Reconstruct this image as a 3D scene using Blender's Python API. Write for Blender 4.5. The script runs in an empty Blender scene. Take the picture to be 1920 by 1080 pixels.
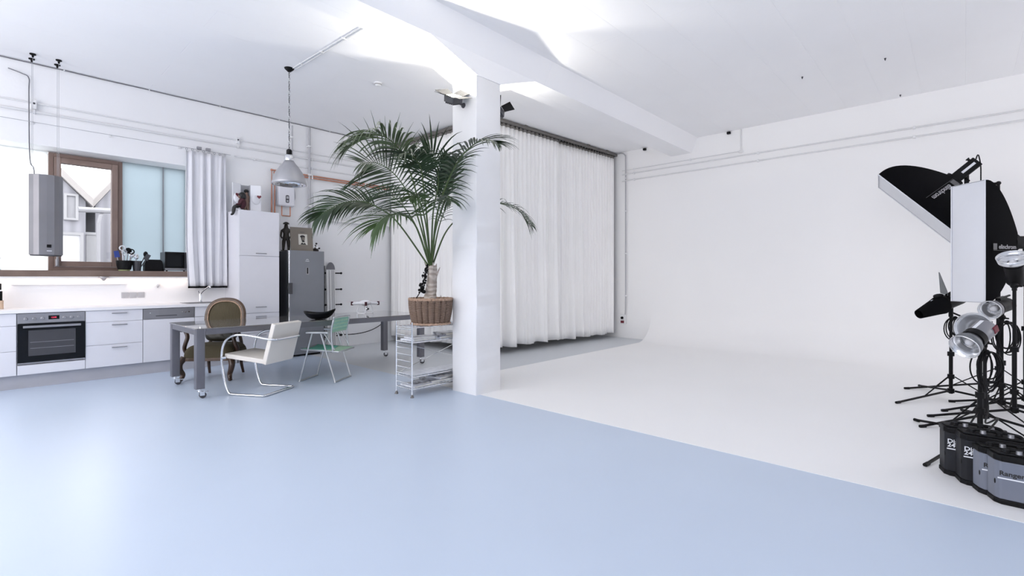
import bpy, bmesh, math, random
from mathutils import Vector, Matrix, Quaternion
PI = math.pi
SC = bpy.context.scene
COL = SC.collection
rnd = random.Random(7)

# ---------------------------------------------------------------- camera
F, VH, EYE = 917.0, 521.0, 1.28
S_, C_ = 850 / math.hypot(850, 917), 917 / math.hypot(850, 917)
cam = bpy.data.cameras.new('camera')
cam.sensor_width = 36
cam.lens = F / 1920 * 36
cam.shift_y = -(540 - VH) / 1920
cam.clip_start = 0.05
cam.clip_end = 200
co = bpy.data.objects.new('camera', cam)
COL.objects.link(co)
co.location = (0, 0, EYE)
co.rotation_euler = (PI / 2, 0, -math.atan2(C_, S_))
SC.camera = co
SC.view_settings.view_transform = 'Standard'
SC.view_settings.look = 'None'
SC.view_settings.gamma = 1
SC.view_settings.use_curve_mapping = False
RIGHT = Vector((S_, -C_, 0)); FWD = Vector((C_, S_, 0)); UP = Vector((0, 0, 1))


def at(u, v, d):
    """the point of the room seen at (u, v) and d metres deep"""
    return Vector((0, 0, EYE)) + FWD * d + RIGHT * ((u - 960) / F * d) + UP * (-(v - VH) / F * d)


def camdir(r, f, z):
    return (RIGHT * r + FWD * f + UP * z).normalized()


# ---------------------------------------------------------------- materials
def mat(name, col, rough=0.5, metal=0.0, var=0.04, vscale=6.0, bump=0.0, bscale=40.0, spec=0.5, coat=0.0,
        emit=None, estr=0.0, trans=0.0, alpha=1.0, sheen=0.0, col2=None):
    m = bpy.data.materials.new(name)
    m.use_nodes = True
    nt = m.node_tree
    b = nt.nodes['Principled BSDF']
    b.inputs['Roughness'].default_value = rough
    b.inputs['Metallic'].default_value = metal
    b.inputs['Specular IOR Level'].default_value = spec
    b.inputs['Coat Weight'].default_value = coat
    b.inputs['Sheen Weight'].default_value = sheen
    b.inputs['Transmission Weight'].default_value = trans
    b.inputs['Alpha'].default_value = alpha
    b.inputs['Base Color'].default_value = (*col, 1)
    tc = nt.nodes.new('ShaderNodeTexCoord')
    if var > 0 or col2:
        n = nt.nodes.new('ShaderNodeTexNoise')
        n.inputs['Scale'].default_value = vscale
        n.inputs['Detail'].default_value = 3
        nt.links.new(tc.outputs['Object'], n.inputs['Vector'])
        r = nt.nodes.new('ShaderNodeValToRGB')
        r.color_ramp.elements[0].position = 0.3
        r.color_ramp.elements[1].position = 0.7
        c2 = col2 or tuple(min(1, c * (1 + var)) for c in col)
        c1 = col if col2 else tuple(c * (1 - var) for c in col)
        r.color_ramp.elements[0].color = (*c1, 1)
        r.color_ramp.elements[1].color = (*c2, 1)
        nt.links.new(n.outputs['Fac'], r.inputs['Fac'])
        nt.links.new(r.outputs['Color'], b.inputs['Base Color'])
    if bump > 0:
        n = nt.nodes.new('ShaderNodeTexNoise')
        n.inputs['Scale'].default_value = bscale
        n.inputs['Detail'].default_value = 4
        nt.links.new(tc.outputs['Object'], n.inputs['Vector'])
        bp = nt.nodes.new('ShaderNodeBump')
        bp.inputs['Strength'].default_value = bump
        bp.inputs['Distance'].default_value = 0.01
        nt.links.new(n.outputs['Fac'], bp.inputs['Height'])
        nt.links.new(bp.outputs['Normal'], b.inputs['Normal'])
    if emit:
        b.inputs['Emission Color'].default_value = (*emit, 1)
        b.inputs['Emission Strength'].default_value = estr
    return m


def wave_mat(name, c1, c2, rough, scale, axis='Z', metal=0.0, bump=0.15, distort=2.0):
    m = mat(name, c1, rough, metal, var=0)
    nt = m.node_tree
    b = nt.nodes['Principled BSDF']
    tc = [n for n in nt.nodes if n.type == 'TEX_COORD'][0]
    w = nt.nodes.new('ShaderNodeTexWave')
    w.bands_direction = axis
    w.inputs['Scale'].default_value = scale
    w.inputs['Distortion'].default_value = distort
    w.inputs['Detail'].default_value = 2
    nt.links.new(tc.outputs['Object'], w.inputs['Vector'])
    r = nt.nodes.new('ShaderNodeValToRGB')
    r.color_ramp.elements[0].color = (*c1, 1)
    r.color_ramp.elements[1].color = (*c2, 1)
    nt.links.new(w.outputs['Fac'], r.inputs['Fac'])
    nt.links.new(r.outputs['Color'], b.inputs['Base Color'])
    if bump:
        bp = nt.nodes.new('ShaderNodeBump')
        bp.inputs['Strength'].default_value = bump
        bp.inputs['Distance'].default_value = 0.005
        nt.links.new(w.outputs['Fac'], bp.inputs['Height'])
        nt.links.new(bp.outputs['Normal'], b.inputs['Normal'])
    return m


M = {}
M['wall'] = mat('white_wall_paint', (.84, .84, .845), .7, var=.015, vscale=1.2, bump=.12, bscale=25)
M['pillar'] = mat('white_pillar_paint', (.77, .77, .775), .6, var=.02, vscale=3, bump=.25, bscale=12)
M['cyc'] = mat('white_studio_paint', (.90, .893, .882), .5, var=.01, vscale=.8)
M['floor'] = mat('grey_floor_coating', (.55, .635, .755), .34, var=.02, vscale=.7, spec=.5)
M['floor2'] = mat('pale_grey_floor_coating', (.60, .625, .65), .4, var=.02, vscale=.7)
M['ceil'] = mat('white_ceiling_paint', (.86, .86, .87), .75, var=.012, vscale=1.0)
nt = M['ceil'].node_tree
tc = [n for n in nt.nodes if n.type == 'TEX_COORD'][0]
bk = nt.nodes.new('ShaderNodeTexBrick')
bk.inputs['Scale'].default_value = 1.0
bk.inputs['Brick Width'].default_value = 3.2
bk.inputs['Row Height'].default_value = .46
bk.inputs['Mortar Size'].default_value = .006
bk.inputs['Mortar Smooth'].default_value = .6
bk.inputs['Color1'].default_value = (1, 1, 1, 1)
bk.inputs['Color2'].default_value = (.9, .9, .9, 1)
bk.inputs['Mortar'].default_value = (.4, .4, .4, 1)
nt.links.new(tc.outputs['Object'], bk.inputs['Vector'])
bp = nt.nodes.new('ShaderNodeBump')
bp.inputs['Strength'].default_value = .4
bp.inputs['Distance'].default_value = .01
nt.links.new(bk.outputs['Color'], bp.inputs['Height'])
nt.links.new(bp.outputs['Normal'], nt.nodes['Principled BSDF'].inputs['Normal'])

M['white'] = mat('white_lacquer', (.73, .73, .77), .35, var=.01)
M['worktop'] = mat('white_worktop', (.84, .83, .84), .3, var=.01)
M['plinth'] = mat('grey_plinth', (.42, .42, .45), .5)
M['shade'] = mat('satin_aluminium_shade', (.42, .42, .44), .42, .6, var=.04)
M['whitemetal'] = mat('white_painted_metal', (.78, .78, .78), .4, var=.02)
M['steel'] = mat('brushed_steel', (.34, .34, .36), .40, .8, var=.05, vscale=3)
M['hood'] = mat('hood_steel', (.25, .245, .26), .38, .7, var=.06, vscale=3)
M['chrome'] = mat('chrome', (.80, .81, .83), .08, 1.0, var=0)
M['greymetal'] = mat('grey_painted_metal', (.15, .15, .17), .35, .35, var=.05)
M['tabletop'] = mat('dark_grey_table_sheet', (.16, .155, .155), .07, 0, var=.05, spec=.9, coat=.6)
M['black'] = mat('black_plastic', (.006, .006, .007), .5, var=.1, spec=.16)
M['blackgloss'] = mat('black_glass', (.004, .005, .007), .08, var=0, spec=.2)
M['blackfab'] = mat('black_fabric', (.004, .004, .005), .95, var=.1, vscale=20, spec=.1)
M['darkgrey'] = mat('dark_grey_plastic', (.05, .05, .058), .4, var=.05)
M['fridge'] = mat('silver_grey_fridge', (.20, .21, .235), .38, .35, var=.02)
M['fridgeside'] = mat('dark_fridge_side', (.05, .055, .065), .45, .2, var=.03)
M['wood'] = wave_mat('window_wood', (.20, .135, .11), (.26, .185, .155), .5, 6, 'Y', bump=.05)
M['sillwood'] = wave_mat('sill_wood', (.15, .105, .085), (.21, .15, .12), .45, 5, 'Y', bump=.05)
M['darkwood'] = mat('dark_walnut', (.045, .022, .012), .3, var=.25, vscale=14, spec=.5)
M['gildwood'] = mat('worn_walnut_moulding', (.10, .062, .040), .35, var=.25, vscale=18)
M['olive'] = wave_mat('olive_velvet', (.052, .042, .022), (.085, .068, .036), .9, 22, 'X', bump=.2, distort=.5)
M['olivedark'] = mat('dark_olive_leather', (.022, .020, .012), .42, var=.3, vscale=8)
M['cream'] = mat('cream_leather', (.70, .66, .60), .5, var=.02)
M['creamside'] = mat('cream_leather_piping', (.78, .78, .78), .45, var=.02)
M['green'] = mat('mint_green_webbing', (.16, .50, .38), .6, var=.08, vscale=25)
M['greenlight'] = mat('pale_green_webbing', (.44, .66, .48), .6, var=.06, vscale=25)
M['mintpale'] = mat('mint_webbing_strap', (.30, .56, .44), .6, var=.06, vscale=25)
M['alu'] = mat('dull_aluminium_tube', (.52, .54, .55), .28, .85, var=.03)
M['copper'] = mat('copper_pipe', (.50, .235, .16), .35, .7, var=.15, vscale=9)
M['pipe'] = mat('white_painted_pipe', (.72, .72, .72), .5, var=.02)
M['greypipe'] = mat('grey_painted_pipe', (.45, .45, .47), .5, var=.03)
M['rail'] = mat('grey_curtain_rail', (.16, .15, .14), .5, .2, var=.05)
M['palewire'] = mat('pale_steel_wire', (.42, .42, .44), .5, .3, var=0)
M['wire'] = mat('thin_steel_wire', (.22, .22, .24), .5, .5, var=0)
M['cable'] = mat('black_rubber_cable', (.007, .007, .008), .6, var=0, spec=.15)
M['leaf'] = mat('palm_leaf_dark', (.018, .040, .014), .42, var=.35, vscale=5, spec=.5)
M['leaf2'] = mat('palm_leaf_bright', (.045, .085, .026), .42, var=.3, vscale=5, spec=.5)
M['leaf3'] = mat('palm_leaf_backlit_top', (.085, .12, .055), .36, var=.3, vscale=5, spec=.5)  # paler green puts the backlight on the top frond into the colour
M['stalk'] = mat('palm_stalk_green', (.05, .085, .022), .5, var=.2, vscale=9)
M['trunk'] = wave_mat('palm_trunk_bark', (.33, .28, .24), (.52, .46, .41), .9, 5, 'Z', bump=.6, distort=12)
M['soil'] = mat('dark_potting_soil', (.03, .022, .017), .95, var=.4, vscale=40, bump=.8, bscale=60)
M['wicker'] = wave_mat('brown_wicker', (.125, .08, .056), (.27, .185, .135), .75, 26, 'Z', bump=.8, distort=1.5)
M['wickerrim'] = mat('wicker_rim', (.40, .27, .19), .7, var=.25, vscale=40)
M['fabric'] = mat('white_cotton_curtain', (.94, .93, .915), .85, var=.01, vscale=2, bump=.06, bscale=200, spec=.2)
M['curt2'] = mat('grey_white_curtain', (.72, .72, .75), .85, var=.02, vscale=3, spec=.2)
M['maroon'] = mat('maroon_wool', (.055, .014, .022), .9, var=.2, vscale=40)
M['skin'] = mat('brown_doll_body', (.20, .125, .095), .6, var=.1)
M['hair'] = mat('black_doll_hair', (.006, .006, .007), .5, var=0)
M['red'] = mat('red_plastic', (.15, .008, .02), .45, var=.05)
M['bronze'] = mat('dark_bronze', (.022, .017, .013), .35, .3, var=.3, vscale=20)
M['card'] = mat('taupe_card', (.19, .165, .135), .7, var=.04)
M['paper'] = mat('pale_paper', (.62, .60, .54), .7, var=.03)
M['ink'] = mat('black_ink', (.012, .012, .012), .6, var=0)
M['mag'] = mat('printed_magazine_cover', (.55, .57, .62), .35, col2=(.80, .82, .86), vscale=14)
M['mag2'] = mat('dark_printed_cover', (.06, .06, .075), .3, col2=(.55, .57, .62), vscale=18)
M['silver'] = mat('silver_reflector', (.72, .73, .75), .22, .85, var=.03)
M['greybody'] = mat('grey_lamp_body', (.20, .20, .22), .4, .1, var=.03)
M['packgrey'] = mat('blue_grey_pack_case', (.165, .18, .225), .4, .05, var=.03)
M['packblack'] = mat('black_pack_case', (.012, .013, .017), .5, var=.08, spec=.25)
M['diffuser'] = mat('white_softbox_cloth', (.76, .77, .80), .8, var=.01, spec=.2)
M['flap'] = mat('grey_metal_flap', (.16, .17, .18), .45, .3, var=.05)
M['printdim'] = mat('grey_white_print', (.36, .36, .38), .6, var=0)
M['print'] = mat('white_print', (.80, .81, .84), .5, var=0)
M['printgrey'] = mat('grey_print_block', (.09, .09, .095), .6, var=0)
M['glowred'] = mat('red_clock_digits', (.2, .01, .02), .5, var=0, emit=(1, .08, .16), estr=2.0)
M['led'] = mat('warm_led_strip', (1, .9, .8), .5, var=0, emit=(1, .80, .66), estr=3.0)
M['lampglow'] = mat('halogen_lamp_face', (1, 1, .9), .5, var=0, emit=(1, .95, .72), estr=16.0)
M['cork'] = mat('light_wood_block', (.55, .40, .29), .55, var=.12, vscale=12)
M['blue'] = mat('blue_plastic', (.03, .06, .30), .4, var=0)
M['limegreen'] = mat('pale_green_coaster', (.40, .46, .22), .6, var=.05)
M['clearplastic'] = mat('clear_plastic', (.75, .82, .9), .1, var=0, trans=.85)
M['propeller'] = mat('white_propeller', (.75, .62, .66), .4, var=.05)
M['panelboard'] = wave_mat('pale_cladding_boards', (.17, .17, .19), (.225, .225, .25), .8, 1.6, 'X', bump=.2, distort=.3)
M['palewall'] = mat('pale_render_wall', (.24, .24, .25), .9, var=.03, vscale=.6)
M['roof'] = mat('pale_tile_roof', (.25, .235, .23), .9, var=.06, vscale=3)
M['outpipe'] = mat('grey_zinc_pipe', (.20, .20, .215), .6, var=.03)
M['outground'] = mat('pale_paving', (.2, .2, .21), .9, var=.05, vscale=.6)

m = bpy.data.materials.new('window_glass'); m.use_nodes = True
nt = m.node_tree; nt.nodes.clear()
o_ = nt.nodes.new('ShaderNodeOutputMaterial'); mx = nt.nodes.new('ShaderNodeMixShader')
tr = nt.nodes.new('ShaderNodeBsdfTransparent'); gl = nt.nodes.new('ShaderNodeBsdfGlossy')
fr = nt.nodes.new('ShaderNodeFresnel'); fr.inputs['IOR'].default_value = 1.45
gl.inputs['Roughness'].default_value = .02
tr.inputs['Color'].default_value = (.96, .98, .98, 1)
nt.links.new(fr.outputs[0], mx.inputs[0]); nt.links.new(tr.outputs[0], mx.inputs[1]); nt.links.new(gl.outputs[0], mx.inputs[2])
nt.links.new(mx.outputs[0], o_.inputs[0])
M['glass'] = m


def frosted(name, col):
    m = bpy.data.materials.new(name); m.use_nodes = True
    nt = m.node_tree; nt.nodes.clear()
    o = nt.nodes.new('ShaderNodeOutputMaterial'); mx = nt.nodes.new('ShaderNodeMixShader')
    tl = nt.nodes.new('ShaderNodeBsdfTranslucent'); gl = nt.nodes.new('ShaderNodeBsdfGlossy')
    tcn = nt.nodes.new('ShaderNodeTexCoord'); nz = nt.nodes.new('ShaderNodeTexNoise'); cr = nt.nodes.new('ShaderNodeValToRGB')
    nz.inputs['Scale'].default_value = .9
    cr.color_ramp.elements[0].color = (*[c * .9 for c in col], 1); cr.color_ramp.elements[1].color = (*[min(1, c * 1.08) for c in col], 1)
    nt.links.new(tcn.outputs['Object'], nz.inputs['Vector']); nt.links.new(nz.outputs['Fac'], cr.inputs['Fac'])
    nt.links.new(cr.outputs['Color'], tl.inputs['Color'])
    gl.inputs['Roughness'].default_value = .25; mx.inputs[0].default_value = .06
    nt.links.new(tl.outputs[0], mx.inputs[1]); nt.links.new(gl.outputs[0], mx.inputs[2]); nt.links.new(mx.outputs[0], o.inputs[0])
    return m


M['frost'] = frosted('frosted_white_glass', (.86, .90, .90))
M['frostshaded'] = frosted('frosted_pale_blue_shaded_glass', (.44, .50, .53))  # darker tint puts the shaded view behind these panes into the glass


# ---------------------------------------------------------------- mesh builder
class MB:
    def __init__(s):
        s.v = []; s.f = []; s.m = []; s.cur = 0

    def add(s, vs, fs):
        n = len(s.v)
        s.v += [Vector(p) for p in vs]
        s.f += [tuple(i + n for i in f) for f in fs]
        s.m += [s.cur] * len(fs)
        return s

    def box(s, x0, x1, y0, y1, z0, z1, mtx=None):
        vs = [Vector(p) for p in ((x0, y0, z0), (x1, y0, z0), (x1, y1, z0), (x0, y1, z0), (x0, y0, z1), (x1, y0, z1), (x1, y1, z1), (x0, y1, z1))]
        if mtx is not None: vs = [mtx @ p for p in vs]
        return s.add(vs, [(0, 3, 2, 1), (4, 5, 6, 7), (0, 1, 5, 4), (1, 2, 6, 5), (2, 3, 7, 6), (3, 0, 4, 7)])

    def prism(s, poly, z0, z1, mtx=None, top=1.0):
        n = len(poly)
        cx = sum(p[0] for p in poly) / n; cy = sum(p[1] for p in poly) / n
        vs = [Vector((x, y, z0)) for x, y in poly] + [Vector((cx + (x - cx) * top, cy + (y - cy) * top, z1)) for x, y in poly]
        if mtx is not None: vs = [mtx @ p for p in vs]
        return s.add(vs, [tuple(range(n))[::-1], tuple(range(n, 2 * n))] + [(i, (i + 1) % n, n + (i + 1) % n, n + i) for i in range(n)])

    def lathe(s, prof, seg=24, mtx=None, cap=True):
        vs = []; fs = []
        for r, z in prof:
            for k in range(seg):
                a = 2 * PI * k / seg
                vs.append(Vector((r * math.cos(a), r * math.sin(a), z)))
        for i in range(len(prof) - 1):
            for k in range(seg):
                fs.append((i * seg + k, i * seg + (k + 1) % seg, (i + 1) * seg + (k + 1) % seg, (i + 1) * seg + k))
        if cap:
            if prof[0][0] > 1e-5: fs.append(tuple(range(seg))[::-1])
            if prof[-1][0] > 1e-5: fs.append(tuple(range((len(prof) - 1) * seg, len(prof) * seg)))
        if mtx is not None: vs = [mtx @ p for p in vs]
        return s.add(vs, fs)

    def cyl(s, p0, p1, r0, r1=None, seg=12):
        p0 = Vector(p0); p1 = Vector(p1)
        r1 = r0 if r1 is None else r1
        d = p1 - p0
        q = Vector((0, 0, 1)).rotation_difference(d.normalized()).to_matrix().to_4x4()
        return s.lathe([(r0, 0), (r1, d.length)], seg, Matrix.Translation(p0) @ q)

    def tube(s, pts, r, seg=8, closed=False, r_end=None):
        pts = [Vector(p) for p in pts]
        n = len(pts)
        vs = []; fs = []
        prev = None
        for i, p in enumerate(pts):
            if closed: t = pts[(i + 1) % n] - pts[i - 1]
            else: t = pts[min(i + 1, n - 1)] - pts[max(i - 1, 0)]
            t.normalize()
            if prev is None:
                a = Vector((0, 0, 1)) if abs(t.z) < .9 else Vector((1, 0, 0))
                nrm = (a - t * a.dot(t)).normalized()
            else:
                nrm = (prev - t * prev.dot(t)).normalized()
            prev = nrm
            b = t.cross(nrm)
            rr = r if r_end is None else r + (r_end - r) * i / (n - 1)
            for k in range(seg):
                a = 2 * PI * k / seg
                vs.append(p + nrm * (rr * math.cos(a)) + b * (rr * math.sin(a)))
        m = n if closed else n - 1
        for i in range(m):
            j = (i + 1) % n
            for k in range(seg):
                fs.append((i * seg + k, i * seg + (k + 1) % seg, j * seg + (k + 1) % seg, j * seg + k))
        if not closed:
            fs.append(tuple(range(seg))[::-1]); fs.append(tuple(range((n - 1) * seg, n * seg)))
        return s.add(vs, fs)

    def ell(s, c, rx, ry, rz, seg=16, rings=10, mtx=None):
        vs = [Vector((0, 0, rz))]; fs = []
        for i in range(1, rings):
            a = PI * i / rings
            for k in range(seg):
                b = 2 * PI * k / seg
                vs.append(Vector((rx * math.sin(a) * math.cos(b), ry * math.sin(a) * math.sin(b), rz * math.cos(a))))
        vs.append(Vector((0, 0, -rz)))
        for k in range(seg): fs.append((0, 1 + k, 1 + (k + 1) % seg))
        for i in range(rings - 2):
            for k in range(seg):
                a = 1 + i * seg; b = a + seg
                fs.append((a + k, b + k, b + (k + 1) % seg, a + (k + 1) % seg))
        l = len(vs) - 1; a = 1 + (rings - 2) * seg
        for k in range(seg): fs.append((l, a + (k + 1) % seg, a + k))
        c = Vector(c)
        vs = [(mtx @ p if mtx is not None else p) + c for p in vs]
        return s.add(vs, fs)

    def grid(s, fn, nu, nv, closeu=False):
        vs = [fn(i / (nu if closeu else nu - 1), j / (nv - 1)) for j in range(nv) for i in range(nu)]
        fs = []
        for j in range(nv - 1):
            for i in range(nu if closeu else nu - 1):
                fs.append((j * nu + i, j * nu + (i + 1) % nu, (j + 1) * nu + (i + 1) % nu, (j + 1) * nu + i))
        return s.add(vs, fs)

    def build(s, name, m, parent=None, smooth=None, bevel=0, loc=(0, 0, 0), rot=None, fix=True, solid=0, bseg=2):
        me = bpy.data.meshes.new(name)
        me.from_pydata([tuple(p) for p in s.v], [], s.f)
        mats = m if isinstance(m, (list, tuple)) else [m]
        for x in mats: me.materials.append(M[x] if isinstance(x, str) else x)
        if len(mats) > 1: me.polygons.foreach_set('material_index', s.m)
        if fix:
            bm = bmesh.new(); bm.from_mesh(me)
            bmesh.ops.recalc_face_normals(bm, faces=bm.faces)
            bm.to_mesh(me); bm.free()
        if smooth is not None:
            me.polygons.foreach_set('use_smooth', [True] * len(me.polygons))
            if smooth < 180: me.set_sharp_from_angle(angle=math.radians(smooth))
        o = bpy.data.objects.new(name, me)
        COL.objects.link(o)
        o.location = loc
        if rot is not None: o.rotation_euler = rot
        if parent: o.parent = parent
        if bevel:
            b = o.modifiers.new('bevel', 'BEVEL'); b.width = bevel; b.segments = bseg; b.limit_method = 'ANGLE'; b.angle_limit = math.radians(40)
        if solid:
            b = o.modifiers.new('solid', 'SOLIDIFY'); b.thickness = solid; b.offset = 0
        return o


def tag(o, label, cat, group=None):
    o['label'] = label; o['category'] = cat
    if group: o['group'] = group
    return o


def thing(name, label, cat, loc=(0, 0, 0), rz=0.0, group=None, quat=None):
    o = bpy.data.objects.new(name, None)
    COL.objects.link(o)
    o.location = loc
    o.empty_display_size = .1
    if quat is not None:
        o.rotation_mode = 'QUATERNION'; o.rotation_quaternion = quat
    else:
        o.rotation_euler = (0, 0, rz)
    return tag(o, label, cat, group)


def struct(o):
    o['kind'] = 'structure'
    return o


def cat_rom(pts, n):
    pts = [Vector(p) for p in pts]
    P = [pts[0] * 2 - pts[1]] + pts + [pts[-1] * 2 - pts[-2]]
    out = []
    k = len(pts) - 1
    for i in range(n):
        t = i / (n - 1) * k
        j = min(int(t), k - 1); t -= j
        a, b, c, d = P[j:j + 4]
        out.append(.5 * ((2 * b) + (c - a) * t + (2 * a - 5 * b + 4 * c - d) * t * t + (3 * b - a - 3 * c + d) * t ** 3))
    return out


def rounded_rect(x0, x1, y0, y1, r, n=4):
    out = []
    for cx, cy, a0 in ((x1 - r, y1 - r, 0), (x0 + r, y1 - r, 90), (x0 + r, y0 + r, 180), (x1 - r, y0 + r, 270)):
        for i in range(n + 1):
            a = math.radians(a0 + 90 * i / n)
            out.append((cx + r * math.cos(a), cy + r * math.sin(a)))
    return out


def lettering(name, body, size, m, parent, mtx, ext=.0008, bold=.006, align='LEFT', sx=1.0):
    c = bpy.data.curves.new(name, 'FONT')
    c.body = body; c.size = size; c.extrude = ext; c.offset = bold * size; c.align_x = align
    t = bpy.data.objects.new(name + '_source', c)
    COL.objects.link(t)
    dg = bpy.context.evaluated_depsgraph_get(); dg.update()
    me = bpy.data.meshes.new_from_object(t.evaluated_get(dg))
    bpy.data.objects.remove(t); bpy.data.curves.remove(c)
    me.materials.clear(); me.materials.append(M[m])
    if sx != 1: me.transform(Matrix.Diagonal((sx, 1, 1, 1)))
    me.transform(mtx)
    o = bpy.data.objects.new(name, me); COL.objects.link(o); o.parent = parent
    return o


def frame_mtx(origin, ex, ey):
    ex = Vector(ex).normalized(); ey = Vector(ey); ey = (ey - ex * ey.dot(ex)).normalized(); ez = ex.cross(ey)
    return Matrix(((ex.x, ey.x, ez.x, origin[0]), (ex.y, ey.y, ez.y, origin[1]), (ex.z, ey.z, ez.z, origin[2]), (0, 0, 0, 1)))


def skin_figure(name, joints, bones, m, parent=None, sub=2, loc=(0, 0, 0), rz=0):
    """one continuous body grown round a skeleton: joints [(x,y,z,r)], bones [(i,j)], root = joint 0"""
    me = bpy.data.meshes.new(name)
    me.from_pydata([j[:3] for j in joints], bones, [])
    o = bpy.data.objects.new(name, me); COL.objects.link(o)
    sk = o.modifiers.new('skin', 'SKIN')
    lay = me.skin_vertices[0] if len(me.skin_vertices) else None
    if lay is None:
        bm = bmesh.new(); bm.from_mesh(me); bm.verts.layers.skin.verify(); bm.to_mesh(me); bm.free()
        lay = me.skin_vertices[0]
    for i, j in enumerate(joints):
        lay.data[i].radius = (j[3], j[3]); lay.data[i].use_root = (i == 0)
    sb = o.modifiers.new('sub', 'SUBSURF'); sb.levels = sub; sb.render_levels = sub
    dg = bpy.context.evaluated_depsgraph_get(); dg.update()
    me2 = bpy.data.meshes.new_from_object(o.evaluated_get(dg))
    bpy.data.objects.remove(o)
    me2.materials.clear(); me2.materials.append(M[m])
    me2.polygons.foreach_set('use_smooth', [True] * len(me2.polygons))
    o = bpy.data.objects.new(name, me2); COL.objects.link(o)
    o.location = loc; o.rotation_euler = (0, 0, rz)
    if parent: o.parent = parent
    return o


# ================================================================= THE ROOM
XL, XR, YB, YK, ZC = -3.2, 9.3, -4.2, 8.55, 3.97
PX = 3.69                                            # where the grey coating meets the white studio paint
fl = MB()
fl.box(XL, PX, YB, YK, -.1, 0); fl.cur = 1; fl.box(PX, XR, 4.73, YK, -.1, 0)
struct(fl.build('floor', ['floor', 'floor2']))

R = .55                                              # white painted studio floor, then the sweep up into the wall
fs_ = MB(); fs_.box(PX, XR - R, YB, 4.73, -.1, .0015)
struct(fs_.build('floor_studio', 'cyc'))
cy = MB()
prof = [(XR - R + R * math.sin(a), R - R * math.cos(a) + .0015) for a in [PI / 2 * i / 20 for i in range(21)]] + [(XR, ZC)]
pl = prof + [(XR + .2, ZC), (XR + .2, -.1), (XR - R, -.1)]
n = len(pl)
cy.add([(x, YB, z) for x, z in pl] + [(x, 4.73, z) for x, z in pl],
       [tuple(range(n)), tuple(range(n, 2 * n))[::-1]] + [(i, (i + 1) % n, n + (i + 1) % n, n + i) for i in range(n)])
cy.box(XR, XR + .2, 4.73, YK, 0, ZC)
struct(cy.build('wall_right', 'cyc', smooth=30))

w = MB()
w.box(XL, XR + .2, YK, YK + .45, 0, 1.30)
w.box(XL, XR + .2, YK, YK + .45, 2.955, ZC)
w.box(XL, -2.9, YK, YK + .45, 1.30, 2.955)
w.box(2.13, XR + .2, YK, YK + .45, 1.30, 2.955)
struct(w.build('wall_left', 'wall'))
w = MB()                                             # wall behind the photographer's left shoulder, with its big windows
w.box(XL - .3, XL, YB, YK, 0, .9); w.box(XL - .3, XL, YB, YK, 3.6, ZC)
for a, b in ((YB, -2.4), (.2, .6), (3.6, 4.0), (7.5, YK)): w.box(XL - .3, XL, a, b, .9, 3.6)
for a, b in ((-2.4, .2), (.6, 3.6)): w.box(XL - .3, XL, a, b, .9, 1.3); w.box(XL - .3, XL, a, b, 3.15, 3.6)
struct(w.build('wall_window_side', 'wall'))
w = MB(); w.box(XL - .3, XR + .2, YB - .2, YB, 0, 1.4); w.box(XL - .3, XR + .2, YB - .2, YB, 3.3, ZC)
for a, c in ((XL - .3, 7.3), (8.9, XR + .2)): w.box(a, c, YB - .2, YB, 1.4, 3.3)  # unseen opening added to brighten the curtain and studio wall
struct(w.build('wall_rear', 'wall'))
w = MB(); w.box(XL - .3, XR + .2, YB - .2, YK + .45, ZC, ZC + .2)
struct(w.build('ceiling', 'ceil'))
w = MB()                                             # baseboard under the kitchen units
w.box(-1.8, 2.583, 8.01, 8.03, .0, .16)
struct(w.build('baseboard_left', 'plinth'))

# beam with haunches at the pillar
PX0, PX1, PY0, PY1 = 3.63, 4.01, 3.895, 4.295
b = MB()
secs = [(XL, 3.70), (3.01, 3.70), (PX0, 3.485), (PX1, 3.485), (4.61, 3.70), (XR, 3.695)]
vs = []
for x, zb in secs:
    vs += [(x, 3.765, ZC), (x, 3.885, 3.702), (x, 3.885, zb - .001), (x, 4.29, zb - .001), (x, 4.29, 3.702), (x, 4.40 if x < 5 else 4.75, ZC)]
fs = [tuple(range(6)), tuple(range(len(vs) - 6, len(vs)))]
for i in range(len(secs) - 1):
    a = i * 6; c = a + 6
    fs += [(a + k, a + (k + 1) % 6, c + (k + 1) % 6, c + k) for k in range(6)]
b.add(vs, fs)
struct(b.build('ceiling_beam', 'ceil'))
p = MB()
nz = 60                                              # hand-plastered pillar: the arrises wander a little
for k in range(4): pass
ring = rounded_rect(PX0, PX1, PY0, PY1, .012, 2)
vs = []; fs = []
nr = len(ring)
for k in range(nz + 1):
    z = 3.49 * k / nz
    for i, (x, y) in enumerate(ring):
        j = .0025 * math.sin(z * 9 + i * 1.7) + rnd.uniform(-.002, .002)
        vs.append((x + j, y + j * .7, z))
for k in range(nz):
    for i in range(nr): fs.append((k * nr + i, k * nr + (i + 1) % nr, (k + 1) * nr + (i + 1) % nr, (k + 1) * nr + i))
p.add(vs, fs)
struct(p.build('pillar', 'pillar', smooth=50))

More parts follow.
